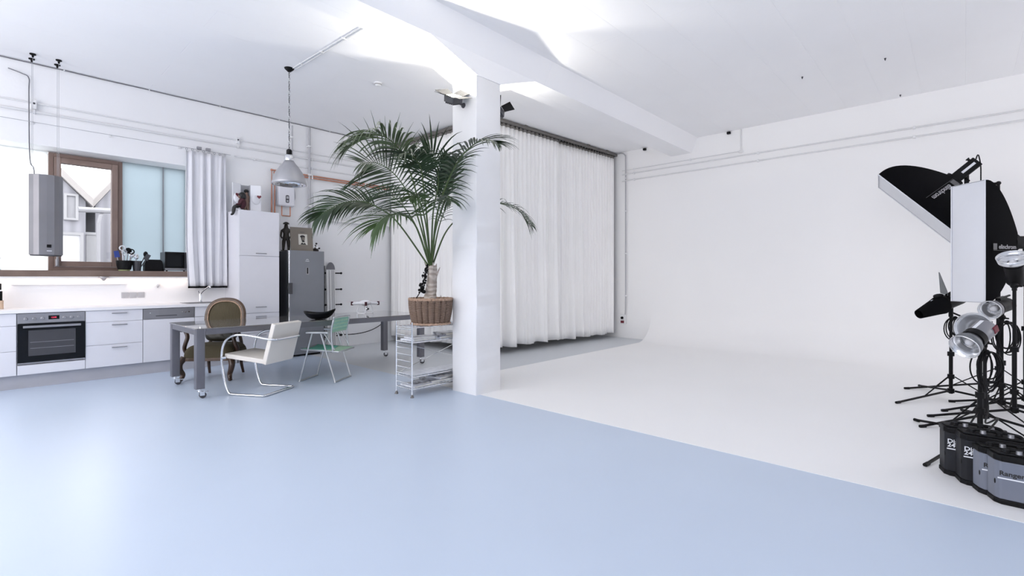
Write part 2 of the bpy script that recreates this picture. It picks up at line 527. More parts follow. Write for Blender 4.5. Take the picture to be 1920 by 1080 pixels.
# ---------------------------------------------------------------- kitchen window in its deep reveal
win = thing('window_1', 'wide kitchen window with brown wooden casement between frosted glass panels', 'window', (0, 8.93, 0))
struct(win)
fr = MB()
def framebars(mb, x0, x1, z0, z1, w, y0, y1):
    mb.box(x0, x0 + w, y0, y1, z0, z1); mb.box(x1 - w, x1, y0, y1, z0, z1)
    mb.box(x0 + w, x1 - w, y0, y1, z0, z0 + w); mb.box(x0 + w, x1 - w, y0, y1, z1 - w, z1)
framebars(fr, .575, 1.349, 1.38, 2.94, .05, -.05, .05)
fr.build('window_frame', 'wood', win, bevel=.004)
fr = MB()
framebars(fr, .628, 1.296, 1.433, 2.887, .07, -.07, .03)
sash = fr.build('casement_sash', 'wood', win, bevel=.004)
g = MB(); g.box(.695, 1.229, -.005, .005, 1.50, 2.82); g.build('pane', 'glass', win)
h = MB(); h.box(.64, .675, -.09, -.07, 1.43, 1.53); h.box(.647, .668, -.12, -.09, 1.44, 1.56)
h.build('window_handle', 'steel', sash, bevel=.004)
g = MB(); g.box(-2.9, .573, -.01, .02, 1.38, 2.955); g.build('frosted_pane', 'frost', win)
g = MB(); g.box(1.351, 1.838, -.01, .02, 1.38, 2.955); g.build('frosted_pane', 'frostshaded', win)
g = MB(); g.box(1.846, 2.13, -.01, .02, 1.38, 2.955); g.build('frosted_pane', 'frostshaded', win)
g = MB(); g.box(1.836, 1.848, -.02, .025, 1.38, 2.955); g.build('glass_joint', 'steel', win)
s_ = MB(); s_.box(-2.95, 2.10, -.455, -.02, 1.298, 1.376); s_.build('window_sill', 'sillwood', win, bevel=.004)

# ---------------------------------------------------------------- outside the kitchen window
g = MB(); g.box(-30, 30, 9.3, 60, -.6, -.5); tag(struct(g.build('outside_ground', 'outground')), 'pale paved yard outside the window', 'ground')
hs = thing('outside_boarded_house', 'pale boarded gable house on the near side of the yard outside the window', 'house', (0, 0, 0))
def prism_house(mb_wall, mb_roof, x0, x1, y0, y1, zw, zr, eave=.12):
    xm = (x0 + x1) / 2
    mb_wall.add([(x0, y0, -.5), (x1, y0, -.5), (x1, y0, zw), (xm, y0, zr), (x0, y0, zw), (x0, y1, -.5), (x1, y1, -.5), (x1, y1, zw), (xm, y1, zr), (x0, y1, zw)],
                [(0, 1, 2, 3, 4), (9, 8, 7, 6, 5), (0, 5, 6, 1), (1, 6, 7, 2), (4, 9, 5, 0), (2, 7, 8, 3), (3, 8, 9, 4)])
    sl = (zr - zw) / (x1 - xm)
    for sg, xe in ((1, x1 + eave), (-1, x0 - eave)):
        ze = zr - sl * (abs(xe - xm))
        mb_roof.add([(xm, y0 - eave, zr + .02), (xe, y0 - eave, ze + .02), (xe, y1 + eave, ze + .02), (xm, y1 + eave, zr + .02),
                     (xm, y0 - eave, zr + .2), (xe, y0 - eave, ze + .2), (xe, y1 + eave, ze + .2), (xm, y1 + eave, zr + .2)],
                    [(0, 1, 2, 3), (7, 6, 5, 4), (0, 4, 5, 1), (1, 5, 6, 2), (2, 6, 7, 3), (3, 7, 4, 0)])
a = MB(); c = MB(); prism_house(a, c, -1.0, 1.60, 15, 24, 3.06, 4.55)
a.build('house_wall', 'panelboard', hs); c.build('roof', 'roof', hs)
f = MB(); framebars(f, 1.22, 1.47, 2.60, 3.20, .05, 14.93, 15.02); wf = f.build('house_window', 'palewall', hs)
f = MB(); f.box(1.26, 1.43, 14.97, 14.99, 2.65, 3.15); f.build('window_glass', 'outpipe', wf)
f = MB(); framebars(f, .95, 1.56, 1.60, 2.32, .06, 14.93, 15.02); wf = f.build('house_window', 'palewall', hs)
f = MB(); f.box(1.0, 1.5, 14.97, 14.99, 1.66, 2.26); f.build('window_glass', 'greypipe', wf)
hs = thing('outside_tall_house', 'pale boarded house with a sloping tiled roof across the yard, right of the boarded gable', 'house', (0, 0, 0))
a = MB(); c = MB(); prism_house(a, c, 1.95, 4.4, 16.5, 26, 3.15, 4.95)
a.build('house_wall', 'panelboard', hs); c.build('roof', 'roof', hs)
hs = thing('outside_garage', 'low white garage block between the two boarded houses outside', 'garage', (0, 0, 0))
a = MB(); a.box(1.63, 1.84, 15.2, 16.3, -.5, 2.30); a.build('garage_wall', 'palewall', hs)
a = MB(); a.box(1.62, 1.86, 15.18, 16.32, 2.30, 2.36); a.build('garage_roof', 'palewall', hs)
bw_ = MB(); bw_.box(-4, 9, 28, 28.3, -.5, 3.6)
tag(bw_.build('outside_back_wall', 'palewall'), 'long pale wall far behind the houses outside the window', 'wall')
dp = MB(); dp.cyl((1.73, 14.2, -.5), (1.73, 14.2, 2.50), .035, seg=12); dp.tube([(1.73, 14.2, 2.50), (1.76, 14.2, 2.66), (1.84, 14.4, 2.78)], .035)
dp.tube([(1.4, 14.25, 2.78), (1.95, 14.25, 2.80)], .06)
tag(dp.build('outside_downpipe', 'outpipe', smooth=40), 'pale rainwater downpipe standing in the yard outside the casement', 'pipe')
# ================================================================= KITCHEN UNITS
YF = 7.95


def bar_handle(parent, x, z, w=.155, y=YF):
    h = MB()
    h.tube([(x - w / 2, y - .028, z), (x + w / 2, y - .028, z)], .006)
    for s in (-1, 1): h.cyl((x + s * (w / 2 - .012), y - .028, z), (x + s * (w / 2 - .012), y, z), .005, seg=8)
    return h.build('handle', 'steel', parent, smooth=40)


def carcass(parent, x0, x1, z0, z1):
    b = MB(); b.box(x0 + .002, x1 - .002, YF + .02, YK - .005, z0, z1)
    return b.build('body', 'white', parent)


def front(parent, x0, x1, z0, z1, name='drawer_front', handle=None):
    b = MB(); b.box(x0 + .002, x1 - .002, YF, YF + .0185, z0 + .002, z1 - .002)
    o = b.build(name, 'white', parent, bevel=.0015)
    if handle: bar_handle(o, *handle)
    return o


t = thing('base_cabinet', 'white base unit with plain drawer fronts at the left of the oven', 'cabinet', (0, 0, 0), group=None)
carcass(t, -.35, .250, .16, .872)
for z0, z1 in ((.16, .44), (.44, .73), (.73, .872)): front(t, -.35, .250, z0, z1)
t = thing('oven_cabinet', 'white housing with one low drawer front below the built-in oven', 'cabinet')
b = MB()
b.box(.253, .262, YF + .02, YK - .005, .16, .872); b.box(.836, .845, YF + .02, YK - .005, .16, .872)
b.box(.262, .836, YF + .02, YK - .005, .16, .275); b.build('body', 'white', t)
front(t, .254, .845, .16, .272)

ov = thing('oven', 'built-in black glass oven with steel control panel and red clock digits', 'oven')
b = MB(); b.box(.264, .834, YF + .022, 8.45, .283, .868); b.build('body', 'darkgrey', ov)
b = MB(); b.box(.256, .843, YF - .004, YF + .02, .752, .868); cp = b.build('control_panel', 'steel', ov, bevel=.002)
for x in (.325, .395, .465, .655, .72, .785):
    k = MB(); k.lathe([(.019, 0), (.019, .006), (.015, .008), (.014, .026), (.012, .028)], 16, frame_mtx((x, YF - .004, .805), (1, 0, 0), (0, 0, 1)))
    k.build('knob', 'steel', cp, smooth=40)
b = MB(); b.box(.515, .61, YF - .006, YF - .003, .79, .835); d = b.build('clock_display', 'blackgloss', cp)
x = .548
for ch in '10:47':
    pass
lettering('clock_digits', '12:00', .022, 'glowred', d, frame_mtx((.536, YF - .0068, .805), (1, 0, 0), (0, 0, 1)), ext=.0003)
b = MB(); b.box(.256, .843, YF - .012, YF + .02, .302, .748); dr = b.build('oven_door', 'blackgloss', ov, bevel=.003)
b = MB(); b.box(.345, .755, YF - .0135, YF - .011, .375, .67); wp = b.build('door_window', 'darkgrey', dr)
for z in (.46, .53):
    b = MB(); b.box(.36, .74, YF - .0142, YF - .0132, z, z + .004); b.build('rack_line', 'steel', wp)
b = MB(); b.box(.30, .80, YF - .06, YF - .042, .702, .728)
for x in (.32, .78): b.box(x - .012, x + .012, YF - .045, YF - .01, .706, .724)
b.build('handle', 'steel', dr, bevel=.004)
b = MB(); b.box(.256, .843, YF - .008, YF + .02, .283, .300); b.build('bottom_trim', 'steel', ov)

t = thing('base_cabinet', 'white base unit of three drawers with bar handles, between oven and dishwasher', 'cabinet')
carcass(t, .846, 1.420, .16, .872)
for z0, z1, hz in ((.16, .437, .398), (.437, .726, .685), (.726, .872, .831)): front(t, .846, 1.420, z0, z1, handle=(1.175, hz))
t = thing('dishwasher', 'built-in dishwasher with brushed steel control strip and white door', 'dishwasher')
carcass(t, 1.422, 2.010, .16, .872)
front(t, 1.422, 2.010, .16, .727, 'door')
b = MB(); b.box(1.424, 2.008, YF - .003, YF + .02, .730, .868); cp = b.build('control_strip', 'steel', t, bevel=.002)
for x in (1.5, 1.86, 1.9, 1.94):
    k = MB(); k.cyl((x, YF - .003, .81), (x, YF - .008, .81), .008, seg=12); k.build('button', 'chrome', cp, smooth=40)
b = MB(); b.box(1.56, 1.80, YF - .004, YF + .01, .765, .775); b.build('grip_slot', 'darkgrey', cp)
t = thing('base_cabinet', 'white sink unit with a small top front beside the tall cupboard', 'cabinet')
carcass(t, 2.012, 2.581, .16, .872)
front(t, 2.012, 2.178, .732, .872); front(t, 2.182, 2.581, .732, .872); front(t, 2.012, 2.581, .16, .730, 'door')
b = MB(); b.box(-.40, 2.581, 7.92, YK - .002, .874, .912)
tag(b.build('worktop', 'worktop', bevel=.003), 'long white kitchen worktop running above the base units', 'worktop')
b = MB(); b.box(1.95, 2.5, 8.04, 8.46, .9125, .918); tb = b.build('sink', 'steel', bevel=.003)
tag(tb, 'flat steel sink rim let into the worktop below the hanging curtain', 'sink')
b = MB(); b.box(1.99, 2.30, 8.09, 8.41, .9182, .9195); b.build('basin', 'darkgrey', tb)

t = thing('kitchen_tap', 'chrome mixer tap with raised slanting spout on the worktop', 'tap', (2.19, 8.36, .918))
b = MB(); b.lathe([(.026, 0), (.026, .01), (.021, .015), (.021, .11), (.016, .13)], 16); b.build('base', 'chrome', t, smooth=40)
b = MB(); b.tube(cat_rom([(0, 0, .12), (.02, -.06, .17), (.06, -.16, .23), (.07, -.19, .235), (.072, -.2, .215)], 14), .011); b.build('spout', 'chrome', t, smooth=60)
b = MB(); b.tube(cat_rom([(0, 0, .125), (-.02, 0, .14), (-.03, -.02, .17)], 6), .007); b.build('lever', 'chrome', t, smooth=60)

t = thing('tall_cupboard', 'tall white kitchen cupboard with upper door, bar handles and drawers', 'cupboard')
b = MB(); b.box(2.584, 2.600, YF + .0195, YK - .005, .16, 2.305); b.box(2.600, 3.168, YF + .0195, YK - .005, .16, 2.305); b.build('body', 'white', t)
front(t, 2.584, 3.168, 1.617, 2.305, 'door', (2.89, 1.655)); front(t, 2.584, 3.168, .744, 1.612, 'door', (2.89, .835))
front(t, 2.584, 3.168, .44, .740, 'drawer_front', (2.89, .69)); front(t, 2.584, 3.168, .16, .436, 'drawer_front', (2.89, .40))
b = MB(); b.box(2.60, 3.16, 8.01, 8.03, 0, .16); b.build('plinth', 'plinth', t)

# ---------------------------------------------------------------- fridge and what stands on it
t = thing('fridge', 'tall silver-grey fridge with a dark side beside the white cupboard', 'fridge', (3.312, YF, 0))
b = MB(); b.box(.004, .595, .06, .585, .03, 1.72); b.build('body', 'fridgeside', t, bevel=.006)
b = MB(); b.box(.03, .565, .08, .55, .0, .03); b.build('foot', 'black', t)
d = MB(); d.prism(rounded_rect(.018, .597, 0, .058, .012), .035, 1.725); d = d.build('door', 'fridge', t, smooth=40)
b = MB(); b.box(.002, .018, .004, .056, .035, 1.725); b.build('door_edge', 'chrome', d, bevel=.003)
b = MB(); b.box(.0, .055, -.03, .002, 1.02, 1.20); b.build('handle', 'darkgrey', d, bevel=.006)
b = MB(); b.box(.285, .33, -.003, .001, 1.335, 1.45); e = b.build('display_panel', 'steel', d)
b = MB(); b.box(.297, .318, -.0045, -.002, 1.35, 1.445); b.build('display_screen', 'blackgloss', e)
b = MB()
for k in range(9):
    a = PI * k / 8
    b.box(.305 + .016 * math.cos(a) - .004, .305 + .016 * math.cos(a) + .004, -.0015, .001, 1.572 + .012 * math.sin(a), 1.578 + .012 * math.sin(a))
b.build('emblem', 'print', d)
lettering('emblem_lettering', 'indesit', .024, 'print', d, frame_mtx((.305, -.0008, 1.548), (1, 0, 0), (0, 0, 1)), align='CENTER')

fig = [(0, 0, .24, .045), (0, 0, .33, .052), (0, .0, .38, .03), (0, 0, .41, .036), (0, 0, .45, .022),
       (-.035, 0, .16, .032), (-.04, 0, .06, .024), (-.04, -.03, .01, .02), (.035, 0, .16, .032), (.04, 0, .06, .024), (.04, -.03, .01, .02),
       (-.068, 0, .33, .02), (-.078, -.02, .24, .016), (-.05, -.06, .2, .013), (.068, 0, .33, .02), (.078, -.02, .24, .016), (.05, -.06, .2, .013)]
bones = [(0, 1), (1, 2), (2, 3), (3, 4), (0, 5), (5, 6), (6, 7), (0, 8), (8, 9), (9, 10), (1, 11), (11, 12), (12, 13), (1, 14), (14, 15), (15, 16)]
st = thing('statuette', 'dark bronze standing statuette at the left end of the fridge top', 'statuette', (3.385, 8.22, 1.7255), -.5)
skin_figure('body', fig, bones, 'bronze', st)
b = MB(); b.box(-.075, .075, -.06, .06, 0, .012); b.build('base', 'bronze', st, bevel=.002)
b = MB(); b.lathe([(.05, 0), (.045, .02), (.02, .035), (.0, .04)], 14, Matrix.Translation((0, 0, .44))); b.build('hat', 'bronze', st, smooth=50)

t = thing('portrait_board', 'taupe board with a small black-and-white portrait leaning on the fridge top', 'picture', (3.415, 8.10, 1.7255), -.12)
tm = Matrix.Rotation(-.14, 4, 'X')
b = MB(); b.box(0, .355, 0, .012, 0, .40, tm); b.build('board', 'card', t, bevel=.001)
b = MB(); b.box(.125, .265, -.003, .0, .105, .285, tm); pp = b.build('print', 'paper', t)
hd = MB()                                            # the portrait: dark head, neck and jacket on a pale ground, printed flat
def blob(mb, cx, cz, rx, rz, y): mb.add([tm @ Vector((cx + rx * math.cos(2 * PI * k / 20), y, cz + rz * math.sin(2 * PI * k / 20))) for k in range(20)], [tuple(range(20))])
blob(hd, .195, .213, .030, .042, -.0042); blob(hd, .190, .244, .040, .024, -.0044)
hd.add([tm @ Vector(p) for p in ((.17, -.0043, .19), (.215, -.0043, .19), (.222, -.0043, .15), (.18, -.0043, .15))], [(0, 1, 2, 3)])
hd.add([tm @ Vector(p) for p in ((.15, -.0045, .108), (.245, -.0045, .108), (.222, -.0045, .14), (.198, -.0045, .125), (.178, -.0045, .145))], [(0, 1, 2, 3, 4)])
hd.build('portrait_figure', 'ink', pp, fix=False)
fa = MB(); blob(fa, .200, .209, .020, .030, -.0049); fa.build('portrait_face', 'card', pp, fix=False)
b = MB(); b.box(.155, .225, -.001, .0, .315, .322, tm); b.build('caption_line', 'darkgrey', t)
t = thing('floral_ornament', 'small dark ornament with white blossoms at the right of the fridge top', 'ornament', (3.83, 8.12, 1.7255))
b = MB(); b.lathe([(.05, 0), (.06, .02), (.045, .05), (.02, .06)], 16); b.build('bowl', 'bronze', t, smooth=50)
for i, (x, y, z) in enumerate(((-.06, 0, .06), (-.03, -.03, .085), (0, 0, .10), (.035, -.02, .08), (.07, .0, .06), (.01, -.05, .06), (.03, .02, .14))):
    b = MB(); b.ell((x, y, z), .018, .018, .016, 10, 6); b.build('blossom', 'print' if i % 2 else 'bronze', t, smooth=180)
    b = MB(); b.tube([(0, 0, .04), (x * .6, y * .6, z * .7), (x, y, z)], .003, 6); b.build('twig', 'bronze', t, smooth=60)

# ---------------------------------------------------------------- dolls and case on the tall cupboard
TZ = 2.3055
d = thing('doll', 'seated doll with black bob and maroon jumper dangling its legs off the cupboard', 'doll', (2.66, 8.05, TZ))
skin_figure('body', [(0, 0, .045, .042), (0, 0, .12, .045), (0, 0, .175, .018), (.0, 0, .215, .036),
                     (-.06, -.03, .055, .03), (-.11, -.035, .06, .026), (-.125, -.035, -.02, .02), (-.135, -.035, -.07, .016), (-.165, -.035, -.075, .013),
                     (-.06, .03, .05, .03), (-.105, .035, .055, .026), (-.115, .035, -.02, .02), (-.12, .035, -.07, .016), (-.15, .035, -.075, .013)],
            [(0, 1), (1, 2), (2, 3), (0, 4), (4, 5), (5, 6), (6, 7), (7, 8), (0, 9), (9, 10), (10, 11), (11, 12), (12, 13)], 'hair', d)
b = MB(); b.ell((0, 0, .105), .056, .062, .085, 18, 12); b.ell((-.04, -.045, .10), .022, .02, .06, 10, 8, Matrix.Rotation(.6, 4, 'Y')); b.build('jumper', 'maroon', d, smooth=180)
b = MB(); b.tube(cat_rom([(-.02, -.05, .13), (-.06, -.06, .09), (-.10, -.045, .075)], 8), .016, 8, r_end=.012); b.build('sleeve', 'maroon', d, smooth=60)
b = MB(); b.ell((.0, 0, .225), .052, .055, .05, 18, 12); b.ell((.012, 0, .20), .045, .052, .04, 14, 8); b.build('hair', 'hair', d, smooth=180)
b = MB(); b.ell((-.036, 0, .205), .02, .03, .03, 12, 8); b.build('face', 'skin', d, smooth=180)
t = thing('display_case', 'small open white case with winged doors and red hearts on the cupboard', 'case', (2.79, 8.32, TZ))
b = MB(); b.box(-.07, .07, .06, .075, 0, .44); b.box(-.075, -.065, -.02, .06, 0, .44); b.box(.065, .075, -.02, .06, 0, .44); b.box(-.065, .065, -.02, .06, 0, .01); b.build('shell', 'greypipe', t)
for s in (-1, 1):
    mt = Matrix.Translation((s * .075, -.02, 0)) @ Matrix.Rotation(s * -.45, 4, 'Z')
    b = MB()
    if s > 0: b.box(0, .15, -.01, 0, 0, .44, mt)
    else: b.box(-.15, 0, -.01, 0, 0, .44, mt)
    dr = b.build('case_door', 'print', t, bevel=.003)
    b = MB(); b.ell(mt @ Vector((s * .08, -.03, .21)), .065, .035, .075, 16, 10); b.build('round_cushion', 'print', dr, smooth=180)
    hp = []
    for k in range(28):
        a = 2 * PI * k / 28
        hp.append((.0019 * 16 * math.sin(a) ** 3, .0019 * (13 * math.cos(a) - 5 * math.cos(2 * a) - 2 * math.cos(3 * a) - math.cos(4 * a))))
    hm = mt @ Matrix.Translation((s * .13, -.075, .25)) @ Matrix.Rotation(PI / 2, 4, 'X')
    b = MB(); b.prism(hp, 0, .012, hm); b.build('heart', 'red', dr)
    b = MB(); b.tube([mt @ Vector((s * .10, -.05, .23)), mt @ Vector((s * .13, -.078, .25))], .006, 6); b.build('heart_stem', 'print', dr)
d = thing('doll', 'brown standing doll with black hair inside the open white case', 'doll', (2.815, 8.33, TZ + .0105))
skin_figure('body', [(0, 0, .16, .032), (0, 0, .24, .036), (0, 0, .285, .014), (0, 0, .32, .03), (-.02, 0, .08, .02), (-.022, 0, .012, .014), (.02, 0, .08, .02), (.022, 0, .012, .014),
                     (-.04, 0, .24, .012), (-.045, -.01, .16, .01), (.04, 0, .24, .012), (.042, -.01, .16, .01)],
            [(0, 1), (1, 2), (2, 3), (0, 4), (4, 5), (0, 6), (6, 7), (1, 8), (8, 9), (1, 10), (10, 11)], 'skin', d)
b = MB(); b.ell((0, .008, .335), .034, .032, .028, 14, 8); b.build('hair', 'hair', d, smooth=180)

# ---------------------------------------------------------------- things on the window sill
SZ = 1.3765
b = MB(); b.lathe([(.035, 0), (.042, .006), (.042, .12), (.036, .15), (.018, .175), (.016, .21), (.019, .212), (.019, .235), (.0, .236)], 18)
o = b.build('bottle', 'clearplastic', smooth=40, loc=(.10, 8.70, SZ)); tag(o, 'pale clear bottle at the far left end of the window sill', 'bottle')
b = MB(); b.lathe([(.020, .21), (.020, .24), (.0, .241)], 14); b.build('cap', 'black', o, smooth=40)


def pot(name, label, x, y, r, h, m, lip=0.0):
    b = MB(); b.lathe([(r * .82, 0), (r * .95, h * .5), (r + lip, h), (r - .006 + lip, h), (r * .78, .012), (0, .012)], 24)
    o = b.build(name, m, smooth=40, loc=(x, y, SZ + (.02 if lip else 0))); return tag(o, label, 'pot')


co_ = MB(); co_.lathe([(.062, 0), (.066, .008), (.066, .014), (.062, .0195), (0, .0195)], 24)
tag(co_.build('coaster', 'limegreen', smooth=40, loc=(1.33, 8.62, SZ)), 'pale green round stand under the black utensil pot', 'coaster')
pot('utensil_pot', 'low black utensil pot on a pale green stand', 1.33, 8.62, .093, .125, 'black', .004)
pot('utensil_pot', 'slim dark brown utensil pot right of the black one', 1.475, 8.64, .054, .145, 'darkgrey')


def utensil(name, label, base, lean, kind, m, hm='steel'):
    b0 = Vector(base); L = Vector(lean) * 1.12; tip = b0 + L
    t = thing(name, label, 'utensil', base, group=None)
    b = MB(); b.tube([(0, 0, 0), L * .7], .006, 8); b.build('shaft', hm, t, smooth=60)
    q = Vector((0, 0, 1)).rotation_difference(L.normalized()).to_matrix().to_4x4()
    mt = Matrix.Translation(L * .68) @ q
    b = MB()
    if kind == 'spatula': b.prism([(-.03, -.003), (.03, -.003), (.03, .003), (-.03, .003)], 0, .09, mt, top=.9)
    elif kind == 'ladle': b.ell(mt @ Vector((0, 0, .045)), .042, .030, .042, 16, 10)
    elif kind == 'ring':
        b.tube([mt @ Vector((.032 * math.cos(2 * PI * k / 20), 0, .045 + .032 * math.sin(2 * PI * k / 20))) for k in range(20)], .008, 8, closed=True)
    elif kind == 'whisk':
        for a in (0, PI / 3, 2 * PI / 3):
            b.tube(cat_rom([mt @ Vector((r * math.cos(a), r * math.sin(a), z)) for r, z in ((0, 0), (.024, .035), (.03, .07), (0, .10), (-.03, .07), (-.024, .035), (0, 0))], 24), .0022, 6)
    elif kind == 'spoon': b.ell(mt @ Vector((0, 0, .04)), .028, .008, .042, 14, 8)
    b.build('head', m, t, smooth=50)
    return t


PB = Vector((1.33, 8.62, SZ + .036)); QB = Vector((1.475, 8.64, SZ + .014))
utensil('spatula', 'blue flat spatula at the left of the black utensil pot', PB + Vector((-.05, 0, 0)), (-.035, .0, .20), 'spatula', 'blue')
utensil('kitchen_ring', 'tall pale ring-headed utensil standing highest in the black pot', PB + Vector((-.02, -.02, 0)), (-.005, .0, .31), 'ring', 'print', 'print')
utensil('whisk', 'wire whisk in front of the tall pale ring-headed utensil', PB + Vector((-.01, -.04, 0)), (-.0, -.01, .22), 'whisk', 'chrome')
utensil('ladle', 'big black ladle leaning right in the black utensil pot', PB + Vector((.02, .02, 0)), (.03, .01, .27), 'ladle', 'black', 'steel')
utensil('skimmer', 'dark round skimmer beside the big black ladle', PB + Vector((.035, -.03, 0)), (.04, .0, .25), 'ring', 'black', 'steel')
utensil('spoon', 'steel spoon at the right rim of the black utensil pot', PB + Vector((.05, 0, 0)), (.035, .0, .20), 'spoon', 'chrome')
utensil('turner', 'black slotted turner leaning far right from the slim brown pot', QB + Vector((.01, 0, 0)), (.10, .0, .25), 'spoon', 'black', 'darkgrey')
utensil('tongs', 'thin dark tongs below the slotted turner in the slim brown pot', QB + Vector((.018, -.02, 0)), (.10, .0, .19), 'spatula', 'darkgrey', 'darkgrey')
utensil('fork', 'pale steel serving fork upright in the slim brown pot', QB + Vector((-.015, 0, 0)), (.01, .0, .20), 'spoon', 'chrome')

t = thing('toaster', 'rounded black toaster on the window sill left of the microwave', 'toaster', (1.675, 8.70, SZ))
b = MB()
prof = [(-.105, 0), (-.11, .02), (-.108, .11), (-.095, .15), (-.07, .168), (.07, .168), (.095, .15), (.108, .11), (.11, .02), (.105, 0)]
b.prism(prof, -.07, .07, Matrix.Rotation(PI / 2, 4, 'X')); b.build('shell', 'black', t, smooth=30, bevel=.006)
b = MB(); b.box(-.08, .08, -.035, -.012, .160, .1695); b.box(-.08, .08, .012, .035, .160, .1695); b.build('slot', 'darkgrey', t)
b = MB(); b.box(-.122, -.108, -.015, .015, .07, .09); b.build('lever', 'darkgrey', t, bevel=.002)
t = thing('microwave', 'small black microwave oven at the right end of the sill, half behind the curtain', 'microwave', (1.80, 8.60, SZ))
t.scale = (1.03, 1, 1.22)
b = MB(); b.box(0, .32, .012, .30, .012, .235); b.build('body', 'darkgrey', t, bevel=.004)
b = MB(); b.box(.0, .235, -.006, .012, .04, .235); d = b.build('door', 'black', t, bevel=.003)
b = MB(); b.box(.022, .215, -.008, -.005, .06, .205); b.build('door_window', 'blackgloss', d)
b = MB(); b.box(.238, .32, -.004, .012, .04, .235); p = b.build('control_panel', 'darkgrey', t, bevel=.002)
b = MB(); b.box(.0, .32, -.004, .012, .014, .038); b.build('bottom_strip', 'steel', t)
for z in (.09, .17):
    b = MB(); b.cyl((.28, -.004, z), (.28, -.016, z), .016, seg=16); b.build('knob', 'black', p, smooth=40)
for x in (.03, .29):
    b = MB(); b.cyl((x, .05, 0), (x, .05, .013), .012, seg=10); b.cyl((x, .26, 0), (x, .26, .013), .012, seg=10); b.build('foot', 'black', t)

t = thing('knife_block', 'light wooden knife block on the worktop at the left edge', 'knife block', (.085, 8.36, .9125))
b = MB(); b.prism(rounded_rect(-.07, .07, -.06, .06, .02), 0, .10); b.build('wood_base', 'cork', t, smooth=40)
b = MB(); b.prism(rounded_rect(-.06, .06, -.05, .05, .02), .10, .21); b.build('bristle_insert', 'black', t, smooth=40)
k = 0
for x, y, h in ((-.04, -.02, .10), (-.01, .01, .13), (.015, -.025, .11), (.035, .01, .12), (.045, -.03, .09)):
    kk = thing('kitchen_knife', ['kitchen knife with dark handle at the left of the wooden block', 'longest knife standing in the middle of the wooden block', 'knife with dark handle at the front of the wooden block',
                                 'knife with brown handle towards the right of the wooden block', 'short knife at the right front corner of the wooden block'][k], 'knife', (.085 + x, 8.36 + y, .9125 + .2105))
    b = MB(); b.box(-.007, .007, -.01, .01, .015, h); b.build('handle', 'darkwood' if k % 2 else 'black', kk, bevel=.003)
    b = MB(); b.box(-.002, .002, -.009, .009, 0, .016); b.build('blade', 'chrome', kk)
    k += 1

# ---------------------------------------------------------------- under-sill lighting, sockets
b = MB(); b.box(-.6, 2.08, 8.485, 8.535, 1.272, 1.297)
t = b.build('light_strip', 'whitemetal'); tag(t, 'warm under-sill light strip above the worktop splashback', 'light')
b = MB(); b.box(-.58, 2.06, 8.50, 8.53, 1.266, 1.2715); b.build('diffuser', 'led', t)
b = MB(); b.box(.22, 1.35, 8.515, 8.549, 1.19, 1.222)  # added rail stands for the edge where the strip's light cuts off
tag(b.build('cutoff_rail', 'whitemetal', bevel=.003), 'long slim white rail added on the splashback for the light cut-off below the strip', 'rail')
t = thing('mounting_bracket', 'small grey bracket knob under the middle of the window sill', 'bracket', (1.085, 8.46, 1.297))
b = MB(); b.lathe([(.0, -.05), (.02, -.048), (.03, -.03), (.055, -.012), (.055, 0)], 16); b.build('cap', 'steel', t, smooth=50)
b = MB(); b.cyl((0, 0, -.055), (0, 0, -.045), .012, seg=12); b.build('screw', 'darkgrey', t)
for i, x in enumerate((1.325, 1.415, 1.505)):
    t = thing('wall_socket', ['left pale grey socket of the row of three on the splashback', 'middle pale grey socket of the row of three on the splashback', 'right pale grey socket of the row of three on the splashback'][i],
              'socket', (x, YK - .001, 1.04), group='row of splashback sockets')
    b = MB(); b.box(-.04, .04, -.012, 0, -.04, .04); b.build('plate', 'greypipe', t, bevel=.004)
    b = MB(); b.lathe([(.022, 0), (.022, .002)], 18, frame_mtx((0, -.0125, 0), (1, 0, 0), (0, 0, 1))); b.build('insert', 'greypipe', t)
t = thing('dimmer_switch', 'round white dimmer knob on the splashback above the sockets', 'switch', (1.695, YK - .001, 1.185))
b = MB(); b.lathe([(.038, 0), (.036, .012), (.022, .016), (.02, .04), (.012, .044), (0, .044)], 18, Matrix.Rotation(PI / 2, 4, 'X')); b.build('knob', 'whitemetal', t, smooth=40)
b = MB(); b.cyl((0, -.02, -.02), (0, -.03, -.045), .008, seg=8); b.build('pin', 'steel', t)

# ---------------------------------------------------------------- kitchen curtain on its wire
ct = MB()
def kc(s, tt):
    z = 3.165 - 2.02 * tt
    x = 2.02 + .53 * s
    amp = .016 + .020 * tt
    ph = s * 2 * PI * 4.6 + .5 * math.sin(3 * tt + s * 5)
    y = 8.43 + amp * math.sin(ph) + .012 * math.sin(s * 40 + tt)
    x += .012 * math.sin(2 * ph) * tt - (.03 * tt * (1 - s)) * math.sin(PI * tt) + .03 * tt * (1 - s) 
    return Vector((x, y, z))
ct.grid(kc, 150, 24)
t = ct.build('curtain', 'curt2', smooth=180, solid=.003); tag(t, 'short grey-white pleated curtain hanging at the right of the kitchen window', 'curtain')
hm = MB(); hm.grid(lambda s, k: kc(s, 1) + Vector((0, -.003, .012 - .03 * k)), 150, 3); hm.build('hem', 'black', t, smooth=180, solid=.006)
for i in range(8):
    h = MB(); x = 2.03 + .53 * i / 7.3
    h.tube([(x + .012 * math.cos(2 * PI * k / 14), 8.43, 3.185 + .016 * math.sin(2 * PI * k / 14)) for k in range(14)], .003, 6, closed=True); h.build('ring', 'wire', t, smooth=60)
t = thing('curtain_wire', 'thin dark curtain wire stretched along the wall above the kitchen window', 'wire', (0, 0, 0))
b = MB(); b.tube([(-1.6, 8.43, 3.202), (2.62, 8.43, 3.202)], .0033, 6); b.build('line', 'palewire', t, smooth=60)
